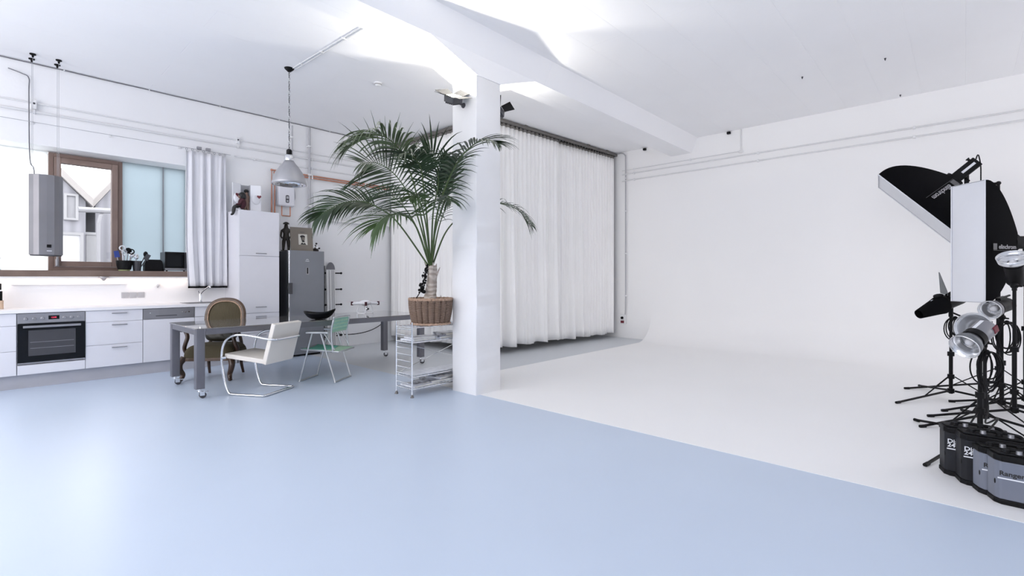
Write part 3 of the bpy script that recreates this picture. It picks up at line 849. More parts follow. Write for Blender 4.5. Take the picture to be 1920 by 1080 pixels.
for x in (.40, 1.17, 1.97, 2.52):
    b = MB(); b.cyl((x, 8.43, 3.202), (x, YK, 3.215), .006, seg=8); b.box(x - .018, x + .018, YK - .012, YK, 3.195, 3.235); b.build('wall_hook', 'whitemetal', t, smooth=40)
for x in (2.19, 2.31):
    b = MB(); b.box(x - .03, x + .03, 8.41, 8.45, 3.205, 3.245); b.build('clamp', 'steel', t, bevel=.003)
# ================================================================= HANGING THINGS
t = thing('cooker_hood', 'pleated steel extractor hood hung on thin cables before the window', 'extractor hood', (.515, 8.3, 1.56))
b = MB()
poly = []
for k in range(14):
    a = 2 * PI * (k + .5) / 14
    r = .158 if k % 2 else .146
    poly.append((r * math.cos(a), r * math.sin(a) * .8))
b.prism(poly, 0, .975); b.build('shell', 'hood', t, bevel=.004)
b = MB(); b.prism([(x * .93, y * .93) for x, y in poly], -.012, 0); b.build('filter_ring', 'darkgrey', t)
b = MB(); b.box(.0, .04, -.132, -.112, .09, .125); b.build('switch', 'black', t)
b = MB(); b.box(.0, .045, -.130, -.112, .045, .052); b.build('nameplate', 'print', t)
for x, y in ((-.12, .10), (-.12, -.09), (.11, .10), (.11, -.09)):
    b = MB(); b.cyl((x, y, .975), (x, y, 3.97 - 1.56 - .02), .0018, seg=6); b.build('cable', 'palewire', t)
    b = MB(); b.lathe([(.008, -.045), (.012, -.02), (.03, -.012), (.03, 0)], 12, Matrix.Translation((x, y, 3.97 - 1.56))); b.build('ceiling_hook', 'black', t, smooth=40)
b = MB(); b.tube(cat_rom([(-.10, .02, .97), (-.11, .0, 1.06), (-.14, .05, 1.20), (-.14, .21, 2.0), (-.14, .225, 2.20), (-.20, .225, 2.24), (-.32, .225, 2.27)], 40), .006, 6); b.build('power_cord', 'wire', t, smooth=60)

t = thing('pendant_lamp', 'silver bell-shaped pendant lamp hanging on a chain above the table', 'lamp', (2.66, 6.365, 2.475))
b = MB(); b.lathe([(.205, 0), (.203, .03), (.188, .09), (.160, .155), (.118, .22), (.076, .27), (.055, .305)], 32, cap=False); b.build('lamp_shade', 'shade', t, smooth=60, solid=.003)
b = MB(); b.lathe([(.200, .002), (.182, .09), (.154, .153), (.112, .215), (.06, .27)], 32, cap=False); b.build('inner_reflector', 'chrome', t, smooth=60, solid=.002)
b = MB(); b.lathe([(.056, .30), (.060, .33), (.055, .37), (.04, .385), (0, .386)], 24); b.build('neck', 'silver', t, smooth=50)
b = MB(); b.lathe([(.03, .385), (.034, .39), (.034, .44), (.02, .455), (0, .456)], 20); b.build('lamp_holder', 'black', t, smooth=40)
b = MB(); b.ell((0, 0, .10), .05, .05, .065, 16, 10); b.build('bulb', 'diffuser', t, smooth=180)
b = MB(); b.lathe([(.0, -.05), (.02, -.045), (.055, -.012), (.06, 0)], 20, Matrix.Translation((0, 0, ZC - 2.475))); b.build('ceiling_rose', 'black', t, smooth=50)
b = MB()
z = .455; k = 0
while z < ZC - 2.475 - .05:                          # chain of oval links, turned a quarter each time
    pts = []
    for q in range(8):
        a = 2 * PI * q / 8; x = .008 * math.cos(a); zz = .017 * math.sin(a)
        pts.append((x if k % 2 else 0, 0 if k % 2 else x, z + .015 + zz))
    b.tube(pts, .0028, 5, closed=True); z += .027; k += 1
b.build('chain', 'darkgrey', t, smooth=60)
b = MB(); b.tube([(.012 * math.sin(i * 1.3), .012 * math.cos(i * 1.3), .45 + (ZC - 2.475 - .5) * i / 30) for i in range(31)], .004, 6); b.build('cord', 'pipe', t, smooth=60)

t = thing('ceiling_conduit', 'pair of thin white conduits on the ceiling running to the pendant lamp', 'conduit', (0, 0, ZC))
for dx in (-.02, .02):
    b = MB(); b.cyl((2.70 + dx, 6.30, -.009), (2.76 + dx, 4.55, -.009), .0065, seg=8); b.build('tube', 'pipe', t, smooth=60)
for y in (4.6, 5.1, 5.6, 6.1):
    x = 2.70 + .06 * (6.3 - y) / 1.75
    b = MB(); b.box(x - .032, x + .032, y - .008, y + .008, -.018, 0); b.build('clip', 'whitemetal', t, bevel=.003)
t = thing('smoke_detector', 'small white smoke detector on the ceiling left of the pillar', 'detector', (3.69, 5.94, ZC))
b = MB(); b.lathe([(.0, -.05), (.03, -.048), (.045, -.032), (.045, -.022), (.055, -.02), (.055, 0)], 20); b.build('housing', 'whitemetal', t, smooth=40)
b = MB(); b.lathe([(.046, -.03), (.047, -.024)], 20); b.build('vent_ring', 'rail', t)

# ---------------------------------------------------------------- pipes and services on the left wall
def hpipe(label, z0, z1, x0, x1, r, m, clips, y=YK, name='wall_conduit', clipm='whitemetal'):
    t = thing(name, label, 'pipe', (0, y, 0), group=None)
    b = MB(); b.cyl((x0, -.03, z0), (x1, -.03, z1), r, seg=10); b.build('tube', m, t, smooth=60)
    for x in clips:
        z = z0 + (z1 - z0) * (x - x0) / (x1 - x0)
        c = MB(); c.box(x - .012, x + .012, -.03 - r - .006, 0, z - r - .006, z + r + .006); c.build('clip', clipm, t, bevel=.003)
    return t


hpipe('uppermost of the three white conduits along the kitchen wall under the ceiling', 3.44, 3.50, -2.0, 5.62, .010, 'pipe', (.42, 2.75, 4.9))
hpipe('middle white conduit of the three along the kitchen wall under the ceiling', 3.33, 3.40, -2.0, 5.62, .016, 'pipe', (.42, 2.75, 3.95))
hpipe('lowest white conduit along the kitchen wall, ending by the side curtain', 3.215, 3.235, 2.70, 5.62, .012, 'pipe', (3.0, 3.95, 4.9))


def vpipe(label, x, z0, z1, r, m, clips, y=YK - .055, bend=None):
    t = thing('wall_conduit', label, 'pipe', (x, y, 0))
    b = MB()
    pts = [(0, 0, z0), (0, 0, z1)] if not bend else cat_rom([(0, 0, z0), (0, 0, z1 - .1)] + bend, 30)
    b.tube(pts, r, 10); b.build('tube', m, t, smooth=60)
    for z in clips:
        c = MB(); c.box(-r - .008, r + .008, -r - .006, YK - y, z - .014, z + .014); c.build('clip', 'whitemetal', t, bevel=.003)
    return t


t = thing('wall_cable', 'thin dark cable along the joint of the kitchen wall and the ceiling', 'cable', (0, YK, ZC))
b = MB(); b.tube([(-2.5 + .4 * i, -.012, -.010 - .003 * (i % 2)) for i in range(21)], .0065, 6); b.build('line', 'wire', t, smooth=60)
for i in range(9):
    c = MB(); c.box(-2 + .9 * i - .006, -2 + .9 * i + .006, -.022, 0, -.02, 0); c.build('clip', 'whitemetal', t)
vpipe('grey vertical pipe down the kitchen wall between the boiler and the radiator', 3.90, 1.735, 3.93, .022, 'greypipe', (2.1, 2.55, 3.1, 3.6))
vpipe('thin white vertical conduit just above the boiler, behind the pendant lamp', 3.60, 2.60, 3.90, .014, 'greypipe', (2.9, 3.7))
t = thing('junction_box', 'small pale junction clip on the upper conduits left of the pendant lamp', 'junction box', (2.75, YK, 3.47))
b = MB(); b.box(-.025, .025, -.05, -.001, -.05, .05); b.build('box', 'whitemetal', t, bevel=.006)
b = MB(); b.cyl((0, -.05, .01), (0, -.056, .01), .012, seg=12); b.build('screw', 'darkgrey', t)
t = thing('junction_box', 'small pale junction clip on the conduits beside the hood cables', 'junction box', (.42, YK, 3.44))
b = MB(); b.box(-.025, .025, -.055, -.001, -.06, .06); b.build('box', 'whitemetal', t, bevel=.006)
b = MB(); b.cyl((0, -.055, .01), (0, -.06, .01), .012, seg=12); b.build('screw', 'darkgrey', t)

def copper(label, pts, r, name='copper_pipe'):
    t = thing(name, label, 'pipe', (0, 0, 0))
    b = MB(); b.tube(pts, r, 10); b.build('tube', 'copper', t, smooth=60)
    for p in pts[1:-1]:
        c = MB(); c.ell(p, r * 1.35, r * 1.35, r * 1.35, 10, 8); c.build('elbow', 'copper', t, smooth=180)
    return t
t = copper('outer copper pipe rising beside the boiler and running along the wall', [(3.262, 8.50, 2.31), (3.262, 8.50, 3.085), (5.55, 8.50, 3.092)], .014)
for x in (3.95, 5.0):
    c = MB(); c.box(x - .012, x + .012, 8.48, YK, 3.03, 3.11); c.build('clip', 'whitemetal', t, bevel=.003)
copper('inner copper pipe just inside the outer one, rising beside the boiler', [(3.312, 8.50, 2.31), (3.312, 8.50, 3.047), (5.55, 8.50, 3.052)], .014)
t = thing('boiler', 'small white wall-hung water boiler with dark oval control panel', 'boiler', (3.345, YK - .13, 2.495))
b = MB(); b.prism(rounded_rect(0, .275, 0, .128, .03), .012, .40); b.prism([(x, y) for x, y in rounded_rect(.012, .263, .012, .125, .03)], 0, .012); b.build('case', 'white', t, smooth=40, bevel=.004)
b = MB(); b.prism(rounded_rect(.115, .172, .055, .185, .02), 0, .006, frame_mtx((0, 0.001, 0), (1, 0, 0), (0, 0, 1))); p = b.build('control_panel', 'darkgrey', t, smooth=40)
b = MB(); b.lathe([(.018, 0), (.016, .008), (0, .008)], 16, frame_mtx((.143, -.005, .085), (1, 0, 0), (0, 0, 1))); b.build('dial', 'greypipe', p)
b = MB(); b.box(.125, .162, -.008, -.004, .125, .165); b.build('window', 'greypipe', p)
for x, z in ((.075, -.16), (.215, -.16)):
    b = MB(); b.tube([(x, .06, 0), (x, .06, z)], .010, 8); b.build('copper_stub', 'copper', t, smooth=60)
b = MB(); b.tube([(.075, .06, -.16), (.215, .06, -.16)], .010, 8); b.build('copper_link', 'copper', t, smooth=60)
b = MB(); b.tube(cat_rom([(.285, .1, .42), (.30, .08, .28), (.298, .06, .16), (.27, .04, .10)], 16), .008, 6); b.build('flue_hose', 'greypipe', t, smooth=60)
t = thing('wall_mounted_radiator', 'white ribbed radiator mounted high on the wall behind the palm', 'radiator', (3.97, YK, 2.29))
for i in range(52):
    b = MB(); x = .012 + 1.53 * i / 51
    b.cyl((x, -.085, .03), (x, -.085, .475), .0095, seg=8); b.build('rib', 'whitemetal', t, smooth=60)
for z in (.03, .475):
    b = MB(); b.cyl((-.01, -.085, z), (1.56, -.085, z), .02, seg=12); b.build('header_tube', 'whitemetal', t, smooth=60)
for x in (.1, 1.4):
    b = MB(); b.box(x - .015, x + .015, -.07, -.0005, .2, .24); b.build('bracket', 'whitemetal', t)

# board rack on the wall right of the fridge
t = thing('peg_rack', 'tall black wall rack with five pairs of pegs right of the fridge', 'rack', (4.16, YK, 0))
b = MB(); b.box(-.012, .022, -.065, -.03, .16, 1.50); b.build('upright', 'black', t, bevel=.003)
for z in (1.366, 1.07, .79, .50, .22):
    b = MB(); b.cyl((-.16, -.075, z), (.34, -.075, z), .011, seg=8)
    b.ell((.33, -.075, z), .02, .02, .02, 10, 8); b.ell((-.12, -.075, z), .03, .022, .022, 10, 8); b.box(-.05, .03, -.085, 0, z - .018, z + .018)
    b.build('peg', 'black', t, smooth=40)
t = thing('snowboard', 'white snowboard with rounded grey tip standing in the black peg rack', 'snowboard', (4.28, YK - .13, .02))
b = MB()
ol = [(-.075, 0), (.075, 0), (.085, .2), (.078, .7), (.085, 1.4)] + [(.085 * math.cos(a), 1.4 + .14 * math.sin(a)) for a in [PI * k / 12 for k in range(1, 12)]] + [(-.085, 1.4), (-.078, .7), (-.085, .2)]
b.prism(ol, 0, .012, frame_mtx((0, 0, 0), (1, 0, 0), (0, 0.04, 1))); b.build('deck', 'whitemetal', t, smooth=40)
b = MB()
b.prism([(.083, 1.41)] + [(.083 * math.cos(a), 1.41 + .135 * math.sin(a)) for a in [PI * k / 12 for k in range(1, 12)]] + [(-.083, 1.41)], .0125, .0145, frame_mtx((0, 0, 0), (1, 0, 0), (0, 0.04, 1))); b.build('tip', 'greymetal', t)
for x in (-.035, .02, .05):
    b = MB(); b.prism([(x, .02), (x + .008, .02), (x + .008, 1.4), (x, 1.4)], .0125, .0145, frame_mtx((0, 0, 0), (1, 0, 0), (0, 0.04, 1))); b.build('stripe', 'greymetal', t)
b = MB(); b.tube(cat_rom([(4.3, 8.46, .30), (4.5, 8.46, .235), (4.8, 8.47, .22), (5.1, 8.48, .26), (5.35, 8.50, .36), (5.5, 8.52, .50)], 40), .008, 8)
tag(b.build('power_cable', 'cable', smooth=60), 'dark cable sagging along the wall behind the table', 'cable')

# ================================================================= THE LONG TABLE
t = thing('table', 'long dark grey metal table on castors with a mirror-glossy top', 'table', (1.5, 5.905, 0))
TL, TW = 2.97, 1.075
b = MB(); b.prism(rounded_rect(0, TL, 0, TW, .02), .735, .746); b.build('tabletop', 'tabletop', t, bevel=.002)
b = MB(); b.box(.10, TL - .10, .012, .035, .675, .734); b.box(.10, TL - .10, TW - .035, TW - .012, .675, .734)
b.box(.012, .035, .10, TW - .10, .675, .734); b.box(TL - .035, TL - .012, .10, TW - .10, .675, .734); b.build('apron', 'greymetal', t)
for x in (.05, TL - .05):
    for y in (.05, TW - .05):
        b = MB(); b.prism(rounded_rect(x - .042, x + .042, y - .042, y + .042, .008), .105, .734); l = b.build('leg', 'greymetal', t, smooth=30)
        c = MB(); c.cyl((x, y, .105), (x, y, .075), .016, seg=10); c.box(x - .02, x + .02, y - .02, y + .02, .068, .078); c.box(x + .0, x + .045, y - .019, y - .015, .03, .072); c.box(x, x + .045, y + .015, y + .019, .03, .072)
        cs = c.build('castor_fork', 'chrome', l, smooth=40)
        c = MB(); c.cyl((x + .03, y - .013, .034), (x + .03, y + .013, .034), .033, seg=18); c.build('castor_wheel', 'darkgrey', l, smooth=40)
        c = MB(); c.box(x + .045, x + .085, y - .012, y + .012, .055, .065); c.build('castor_brake', 'chrome', l)

t = thing('bowl', 'black boat-shaped bowl with a copper sheen on the table', 'bowl', (2.93, 6.12, .7465), -.70)
b = MB()
def bw(s, r):
    a = 2 * PI * s
    rx, ry = .205, .125
    rim = .085 + .055 * max(0, math.cos(a)) ** 2 + .025 * max(0, -math.cos(a)) ** 2
    q = r if r < .5 else 1 - r
    k = min(1, q * 2)
    e = k ** .55
    x = rx * e * math.cos(a) * (1 + .08 * math.cos(a)); y = ry * e * math.sin(a)
    z = rim * k ** 1.9
    if r >= .5:
        x *= .97; y *= .97; z = z + .006 * (1 - k) 
    return Vector((x, y, z))
b.grid(bw, 40, 25, closeu=True); b.build('shell', 'blackgloss', t, smooth=180)
b = MB(); b.grid(lambda s, r: Vector((.11 * r * math.cos(2 * PI * s), .07 * r * math.sin(2 * PI * s), .010 + .045 * r ** 2.2)), 30, 6, closeu=True); b.build('copper_inlay', 'copper', t, smooth=180)

t = thing('drone', 'white quadcopter drone standing on its landing legs on the table', 'drone', (3.93, 6.68, .7465), .30)
b = MB(); b.ell((0, 0, .155), .085, .085, .042, 20, 12)
for sx in (-1, 1):
    for sy in (-1, 1): b.tube([(0, 0, .15), (sx * .07, sy * .07, .15), (sx * .135, sy * .135, .145)], .026, 10, r_end=.02)
b.build('body', 'print', t, smooth=60)
for sx in (-1, 1):
    for sy in (-1, 1):
        x, y = sx * .135, sy * .135
        c = MB(); c.cyl((x, y, .12), (x, y, .175), .018, seg=14); mo = c.build('motor', 'maroon', t, smooth=40)
        a = {(-1, -1): .2, (1, -1): -.15, (-1, 1): .1, (1, 1): -.3}[(sx, sy)]
        c = MB(); c.prism([(-.12, -.004), (-.06, -.013), (-.01, -.007), (.01, -.007), (.06, -.013), (.12, -.004), (.12, .004), (.06, .011), (.01, .007), (-.01, .007), (-.06, .011), (-.12, .004)],
                          0, .004, Matrix.Translation((x, y, .177)) @ Matrix.Rotation(a, 4, 'Z')); c.build('propeller', 'propeller', mo)
for sx in (-1, 1):
    c = MB(); c.tube(cat_rom([(sx * .045, -.07, .13), (sx * .075, -.075, .07), (sx * .08, -.075, .008), (sx * .08, .075, .008), (sx * .075, .075, .07), (sx * .045, .07, .13)], 30), .007, 8); c.build('landing_leg', 'print', t, smooth=60)
c = MB(); c.ell((0, -.03, .065), .026, .03, .026, 14, 10); g = c.build('camera', 'silver', t, smooth=180)
c = MB(); c.cyl((0, -.055, .065), (0, -.064, .065), .014, seg=14); c.build('lens', 'black', g, smooth=40)
c = MB(); c.box(-.008, .008, -.03, -.01, .09, .125); c.build('gimbal', 'greybody', t)

# ================================================================= CHAIRS
ang = math.atan2(.50, .86)
t = thing('cantilever_chair', 'cream leather cantilever chair on chromed tube at the near side of the table', 'chair', (2.125, 5.85, 0), ang)
loop = [(-.245, -.235, .0125), (-.245, -.05, .0125), (-.245, .14, .0125), (-.245, .20, .03), (-.245, .245, .13), (-.245, .275, .26), (-.245, .29, .40), (-.245, .275, .52), (-.245, .225, .605), (-.245, .14, .65), (-.245, .02, .66),
        (-.245, -.14, .645), (-.24, -.27, .625), (-.205, -.345, .617), (-.12, -.365, .615)]
full = loop + [(0, -.367, .615)] + [(-x, y, z) for x, y, z in loop[::-1]]
cp_ = cat_rom(full, 150)
b = MB(); b.tube(cp_ + [Vector((.245, -.235, .0125)) + Vector((-.03, -.012, 0)), Vector((0, -.247, .0125)), Vector((-.245, -.235, .0125)) + Vector((.03, -.012, 0))], .0125, 10, closed=True); b.build('frame', 'chrome', t, smooth=60)
def slab(p0, p1, th, wx, r=.012):
    p0 = Vector(p0); p1 = Vector(p1); d = p1 - p0
    mt = frame_mtx(p0, (1, 0, 0), d)
    mb = MB(); mb.prism(rounded_rect(-wx, wx, 0, d.length, r), -th / 2, th / 2, mt); return mb
slab((0, -.235, .375), (0, .275, .425), .05, .225).build('seat', 'cream', t, bevel=.008, bseg=3)
slab((0, -.225, .345), (0, -.345, .785), .05, .225).build('backrest', 'cream', t, bevel=.008, bseg=3)
for s in (-1, 1):
    b = MB(); b.cyl((s * .225, .255, .405), (s * .262, .283, .405), .016, seg=12); b.build('seat_bolt', 'chrome', t, smooth=40)

# upholstered armchair behind the table, facing the camera
t = thing('armchair', 'antique carved walnut armchair in olive velvet behind the table', 'armchair', (2.05, 7.12, 0), math.atan2(.654, .757) * -1 + 0.0)
# local: +x to the camera's right, -y towards the camera
b = MB()
seat = rounded_rect(-.30, .30, -.27, .25, .10, 6)
for z0, z1, k0, k1 in ((.27, .30, .95, 1.0),): b.prism(seat, z0, z1)
n = len(seat)
def st(s, k):
    i = s * n; a = seat[int(i) % n]
    f = 1 - k
    z = .30 + .14 * math.sin(k * PI / 2)
    f = math.cos(k * PI / 2) ** .35
    return Vector((a[0] * f, a[1] * f, z))
b.grid(st, n, 10, closeu=True); b.build('seat', 'olive', t, smooth=50)
b = MB(); b.prism(rounded_rect(-.305, .305, -.275, .255, .10, 6), .245, .285); b.build('seat_rail', 'gildwood', t, bevel=.006)
def oval(rx, rz, n=40):                              # the oval of the back, flattened at the foot
    o = []
    for k in range(n):
        a = 2 * PI * k / n
        o.append((rx * (abs(math.cos(a)) ** .8) * (1 if math.cos(a) >= 0 else -1), rz * (abs(math.sin(a)) ** .85) * (1 if math.sin(a) >= 0 else -1)))
    return o
bk = Matrix.Translation((0, .235, .755)) @ Matrix.Rotation(math.radians(80), 4, 'X')
b = MB()
ov_ = oval(.205, .205)
b.prism(ov_, -.02, .012, bk)
b.grid(lambda s, k: bk @ Vector((ov_[int(s * 40) % 40][0] * (1 - k), ov_[int(s * 40) % 40][1] * (1 - k), .012 + .035 * math.sin(k * PI / 2))), 40, 8, closeu=True)
b.build('back_cushion', 'olive', t, smooth=50)
b = MB(); b.tube([bk @ Vector((x, y, 0)) for x, y in oval(.232, .232, 48)], .030, 10, closed=True); b.build('back_frame', 'gildwood', t, smooth=60)
b = MB(); b.tube([bk @ Vector((x, y, .022)) for x, y in oval(.212, .212, 48)], .009, 8, closed=True); b.build('back_beading', 'wickerrim', t, smooth=60)
for s in (-1, 1):
    b = MB(); b.tube(cat_rom([(s * .15, .26, .57), (s * .19, .25, .45), (s * .22, .235, .29)], 12), .022, 8); b.build('back_post', 'darkwood', t, smooth=60)
    b = MB(); b.tube(cat_rom([(s * .29, -.12, .30), (s * .315, -.15, .38), (s * .295, -.17, .45), (s * .275, -.16, .53), (s * .30, -.15, .60), (s * .325, -.185, .635), (s * .32, -.20, .61)], 24), .024, 8); b.build('arm_support', 'darkwood', t, smooth=60)
    b = MB(); b.tube(cat_rom([(s * .32, -.19, .635), (s * .31, -.08, .655), (s * .27, .09, .67), (s * .215, .225, .70)], 16), .021, 8); a_ = b.build('armrest', 'darkwood', t, smooth=60)
    b = MB(); b.ell((s * .30, -.05, .672), .028, .075, .022, 14, 8); b.build('arm_pad', 'olive', a_, smooth=180)
    b = MB(); pts = cat_rom([(s * .275, -.235, .285), (s * .305, -.275, .22), (s * .30, -.285, .15), (s * .275, -.265, .08), (s * .285, -.285, .03), (s * .295, -.30, .012)], 26)
    vs_r = [.042, .040, .036, .030, .026, .022, .020, .020, .024]
    for i in range(len(pts) - 1):
        r0 = vs_r[min(8, int(i / 25 * 8))]; r1 = vs_r[min(8, int((i + 1) / 25 * 8))]
    b.tube(pts, .042, 10, r_end=.019); b.ell((s * .295, -.302, .018), .024, .03, .018, 12, 8); b.build('leg', 'darkwood', t, smooth=60)
    b = MB(); b.tube(cat_rom([(s * .20, .215, .28), (s * .205, .225, .15), (s * .215, .27, .0)], 12), .026, 8, r_end=.016); b.build('leg', 'darkwood', t, smooth=60)
b = MB()
def cu(s, k):
    a = 2 * PI * s; ph = (k - .5) * PI
    cx = math.cos(a); cz = math.sin(a)
    q = math.cos(ph) ** .45
    x = .20 * q * math.copysign(abs(cx) ** .55, cx); z = .125 * q * math.copysign(abs(cz) ** .55, cz)
    y = .055 * math.sin(ph) + .006 * math.sin(x * 45 + z * 30)
    return Vector((x, y, z))
b.grid(cu, 48, 16, closeu=True)
o = b.build('cushion', 'olivedark', smooth=180); tag(o, 'dark olive leather cushion propped against the armchair back', 'cushion')
o.matrix_world = Matrix.Translation((2.05, 7.12, 0)) @ Matrix.Rotation(-math.atan2(.654, .757), 4, 'Z') @ Matrix.Translation((0, .13, .565)) @ Matrix.Rotation(-.25, 4, 'X')

# green folding chair: local +y forward (away from the camera, to the table)
ang = math.atan2(.57, .82)
t = thing('folding_chair', 'mint green folding garden chair with tube frame at the table', 'chair', (2.935, 5.94, 0), ang)
w_ = .20
for yb, yt, lab in ((.225, .065, 'front_leg_frame'), (-.235, -.05, 'rear_leg_frame')):
    b = MB(); b.tube(cat_rom([(-w_, yt, .595), (-w_, yb * .92 + yt * .08, .06), (-w_ + .012, yb, .012), (0, yb, .012), (w_ - .012, yb, .012), (w_, yb * .92 + yt * .08, .06), (w_, yt, .595)], 70), .0105, 8); b.build(lab, 'alu', t, smooth=60)
for s in (-1, 1):
    b = MB(); b.prism(rounded_rect(-.022, .022, -.165, .14, .02), .598, .622, Matrix.Translation((s * (w_ + .012), 0, 0))); b.build('armrest', 'alu', t, bevel=.005, smooth=40)
    b = MB(); b.cyl((s * (w_ + .012), -.10, .60), (s * (w_ - .01), -.225, .40), .008, seg=8); b.build('brace', 'alu', t, smooth=60)
b = MB(); b.tube(cat_rom([(-w_, -.21, .37), (-w_, -.185, .60), (-w_, -.215, .76), (-w_ + .03, -.22, .80), (w_ - .03, -.22, .80), (w_, -.215, .76), (w_, -.185, .60), (w_, -.21, .37)], 70), .0115, 8); b.build('back_frame', 'alu', t, smooth=60)
b = MB(); b.grid(lambda s, k: Vector(((-.195 + .39 * s), -.183 - .03 * k + .02 * math.sin(PI * s), .605 + .175 * k)), 16, 8); b.build('back_webbing', 'greenlight', t, smooth=180, solid=.004)
for k in range(4):
    b = MB(); z = .63 + .042 * k; b.grid(lambda s, q: Vector(((-.2 + .4 * s), -.190 - .03 * (z - .605) / .175 + .02 * math.sin(PI * s), z + .022 * q)), 16, 3); b.build('back_strap', 'mintpale', t, smooth=180, solid=.003)
b = MB(); b.tube(cat_rom([(-w_, .21, .40), (w_, .21, .40), (w_, -.28, .385), (-w_, -.28, .385)], 5)[:0] or [(-w_, .20, .40), (-w_ + .015, .215, .40), (w_ - .015, .215, .40), (w_, .20, .40), (w_, -.28, .378), (-w_, -.28, .378)], .0105, 8, closed=True); b.build('seat_frame', 'alu', t, smooth=60)
b = MB(); b.grid(lambda s, k: Vector(((-.19 + .38 * s), .215 - .30 * k, .408 - .012 * k - .018 * math.sin(PI * s))), 14, 10); b.build('seat_front_webbing', 'green', t, smooth=180, solid=.008)
b = MB(); b.grid(lambda s, k: Vector(((-.19 + .38 * s), -.087 - .19 * k, .396 - .01 * k - .018 * math.sin(PI * s))), 14, 8); b.build('seat_rear_webbing', 'greenlight', t, smooth=180, solid=.008)

# ================================================================= WIRE SHELF
SX0, SX1, SY0, SY1 = 3.10, 4.28, 4.325, 4.615
t = thing('wire_shelf', 'low chromed wire shelf unit with ladder ends behind the pillar', 'shelf', (SX0, SY0, 0))
LX, LY = SX1 - SX0, SY1 - SY0
for x in (0, LX):
    for y in (0, LY):
        b = MB(); b.cyl((x, y, .03), (x, y, .80), .0085, seg=10); b.ell((x, y, .80), .0085, .0085, .006, 10, 6)
        l = b.build('post', 'chrome', t, smooth=50)
        c = MB(); c.lathe([(.020, 0), (.016, .012), (.010, .032), (0, .033)], 12, Matrix.Translation((x, y, 0))); c.build('foot', 'rail', l, smooth=50)
    for z in (.14, .24, .31, .38, .45, .52, .66, .725):
        b = MB(); b.cyl((x, 0, z), (x, LY, z), .006, seg=8); b.build('rung', 'chrome', t, smooth=60)
for z in (.745, .585, .215, .085):
    b = MB()
    for y in (0, LY): b.cyl((0, y, z), (LX, y, z), .007, seg=8)
    for x in (0, LX): b.cyl((x, 0, z), (x, LY, z), .007, seg=8)
    for k in range(24): b.cyl((.02 + (LX - .04) * k / 23, 0, z + .003), (.02 + (LX - .04) * k / 23, LY, z + .003), .0028, seg=6)
    for k in range(1, 4): b.cyl((0, LY * k / 4, z - .003), (LX, LY * k / 4, z - .003), .003, seg=6)
    b.build('wire_tray', 'chrome', t, smooth=60)
for s in (0, 1):
    b = MB(); z0, z1 = (.57, .22) if s == 0 else (.22, .57)
    b.cyl((0, LY + .008, z0), (LX, LY + .008, z1), .0035, seg=6); b.build('cross_brace', 'chrome', t, smooth=60)
# magazines
def mag(x, y, z, sx, sy, th, rz, m, label):
    b = MB(); b.box(-sx / 2, sx / 2, -sy / 2, sy / 2, 0, th)
    o = b.build('magazine', m, loc=(x, y, z), rot=(0, 0, rz), bevel=.0015); tag(o, label, 'magazine', None)
    b = MB(); b.box(-sx / 2 + .003, sx / 2 + .0015, -sy / 2 - .0015, sy / 2 - .003, .003, th - .003); b.build('pages', 'paper', o)
    c = MB(); c.box(-sx * .35, sx * .05, -sy * .2, sy * .3, th, th + .0006); c.build('cover_picture', 'mag2' if m == 'mag' else 'mag', o)
    return o
zz = .595
mag(3.28, 4.465, zz, .30, .24, .018, .05, 'mag', 'pale magazine lying at the left end of the upper wire tray')
mag(3.30, 4.47, zz + .019, .27, .22, .014, -.12, 'mag', 'pale magazine lying on top of the left stack on the upper tray')
mag(3.62, 4.46, zz, .28, .23, .022, .10, 'mag', 'pale magazine in the middle of the upper wire tray')
mag(3.70, 4.47, zz + .023, .26, .21, .03, -.06, 'mag2', 'dark magazine stacked in the middle of the upper wire tray')
mag(4.05, 4.47, zz, .30, .24, .05, .02, 'mag', 'thick pale magazine at the right end of the upper tray')
b = MB(); b.tube([(3.47, 4.355, zz + .026), (3.68, 4.40, zz + .045)], .014, 10)
tag(b.build('paper_roll', 'mag2', smooth=60), 'rolled dark paper sticking out over the upper wire tray', 'paper roll')
zz = .095
mag(3.30, 4.46, zz, .34, .25, .020, .03, 'mag', 'broad pale magazine lowest at the left end of the bottom tray')
mag(3.55, 4.46, zz + .021, .34, .26, .020, -.08, 'mag2', 'dark magazine second from the bottom on the bottom tray')
mag(3.33, 4.465, zz + .021 , .14, .20, .012, .10, 'mag2', 'small dark booklet at the left of the bottom tray')
mag(3.62, 4.47, zz + .042, .30, .23, .022, .16, 'mag', 'pale magazine on top of the pile on the bottom tray')
mag(3.62, 4.46, zz + .065, .26, .20, .012, -.2, 'mag2', 'topmost dark magazine on the bottom tray pile')
mag(4.0, 4.46, zz, .32, .25, .06, .0, 'mag', 'thick pale magazine at the right end of the bottom tray')
b = MB(); b.box(-.56, .56, -.125, .125, 0, .006)
tag(b.build('glass_sheet', 'mag', loc=(3.69, 4.47, .2255), bevel=.001), 'pale sheet lying on the lower middle wire tray', 'sheet')

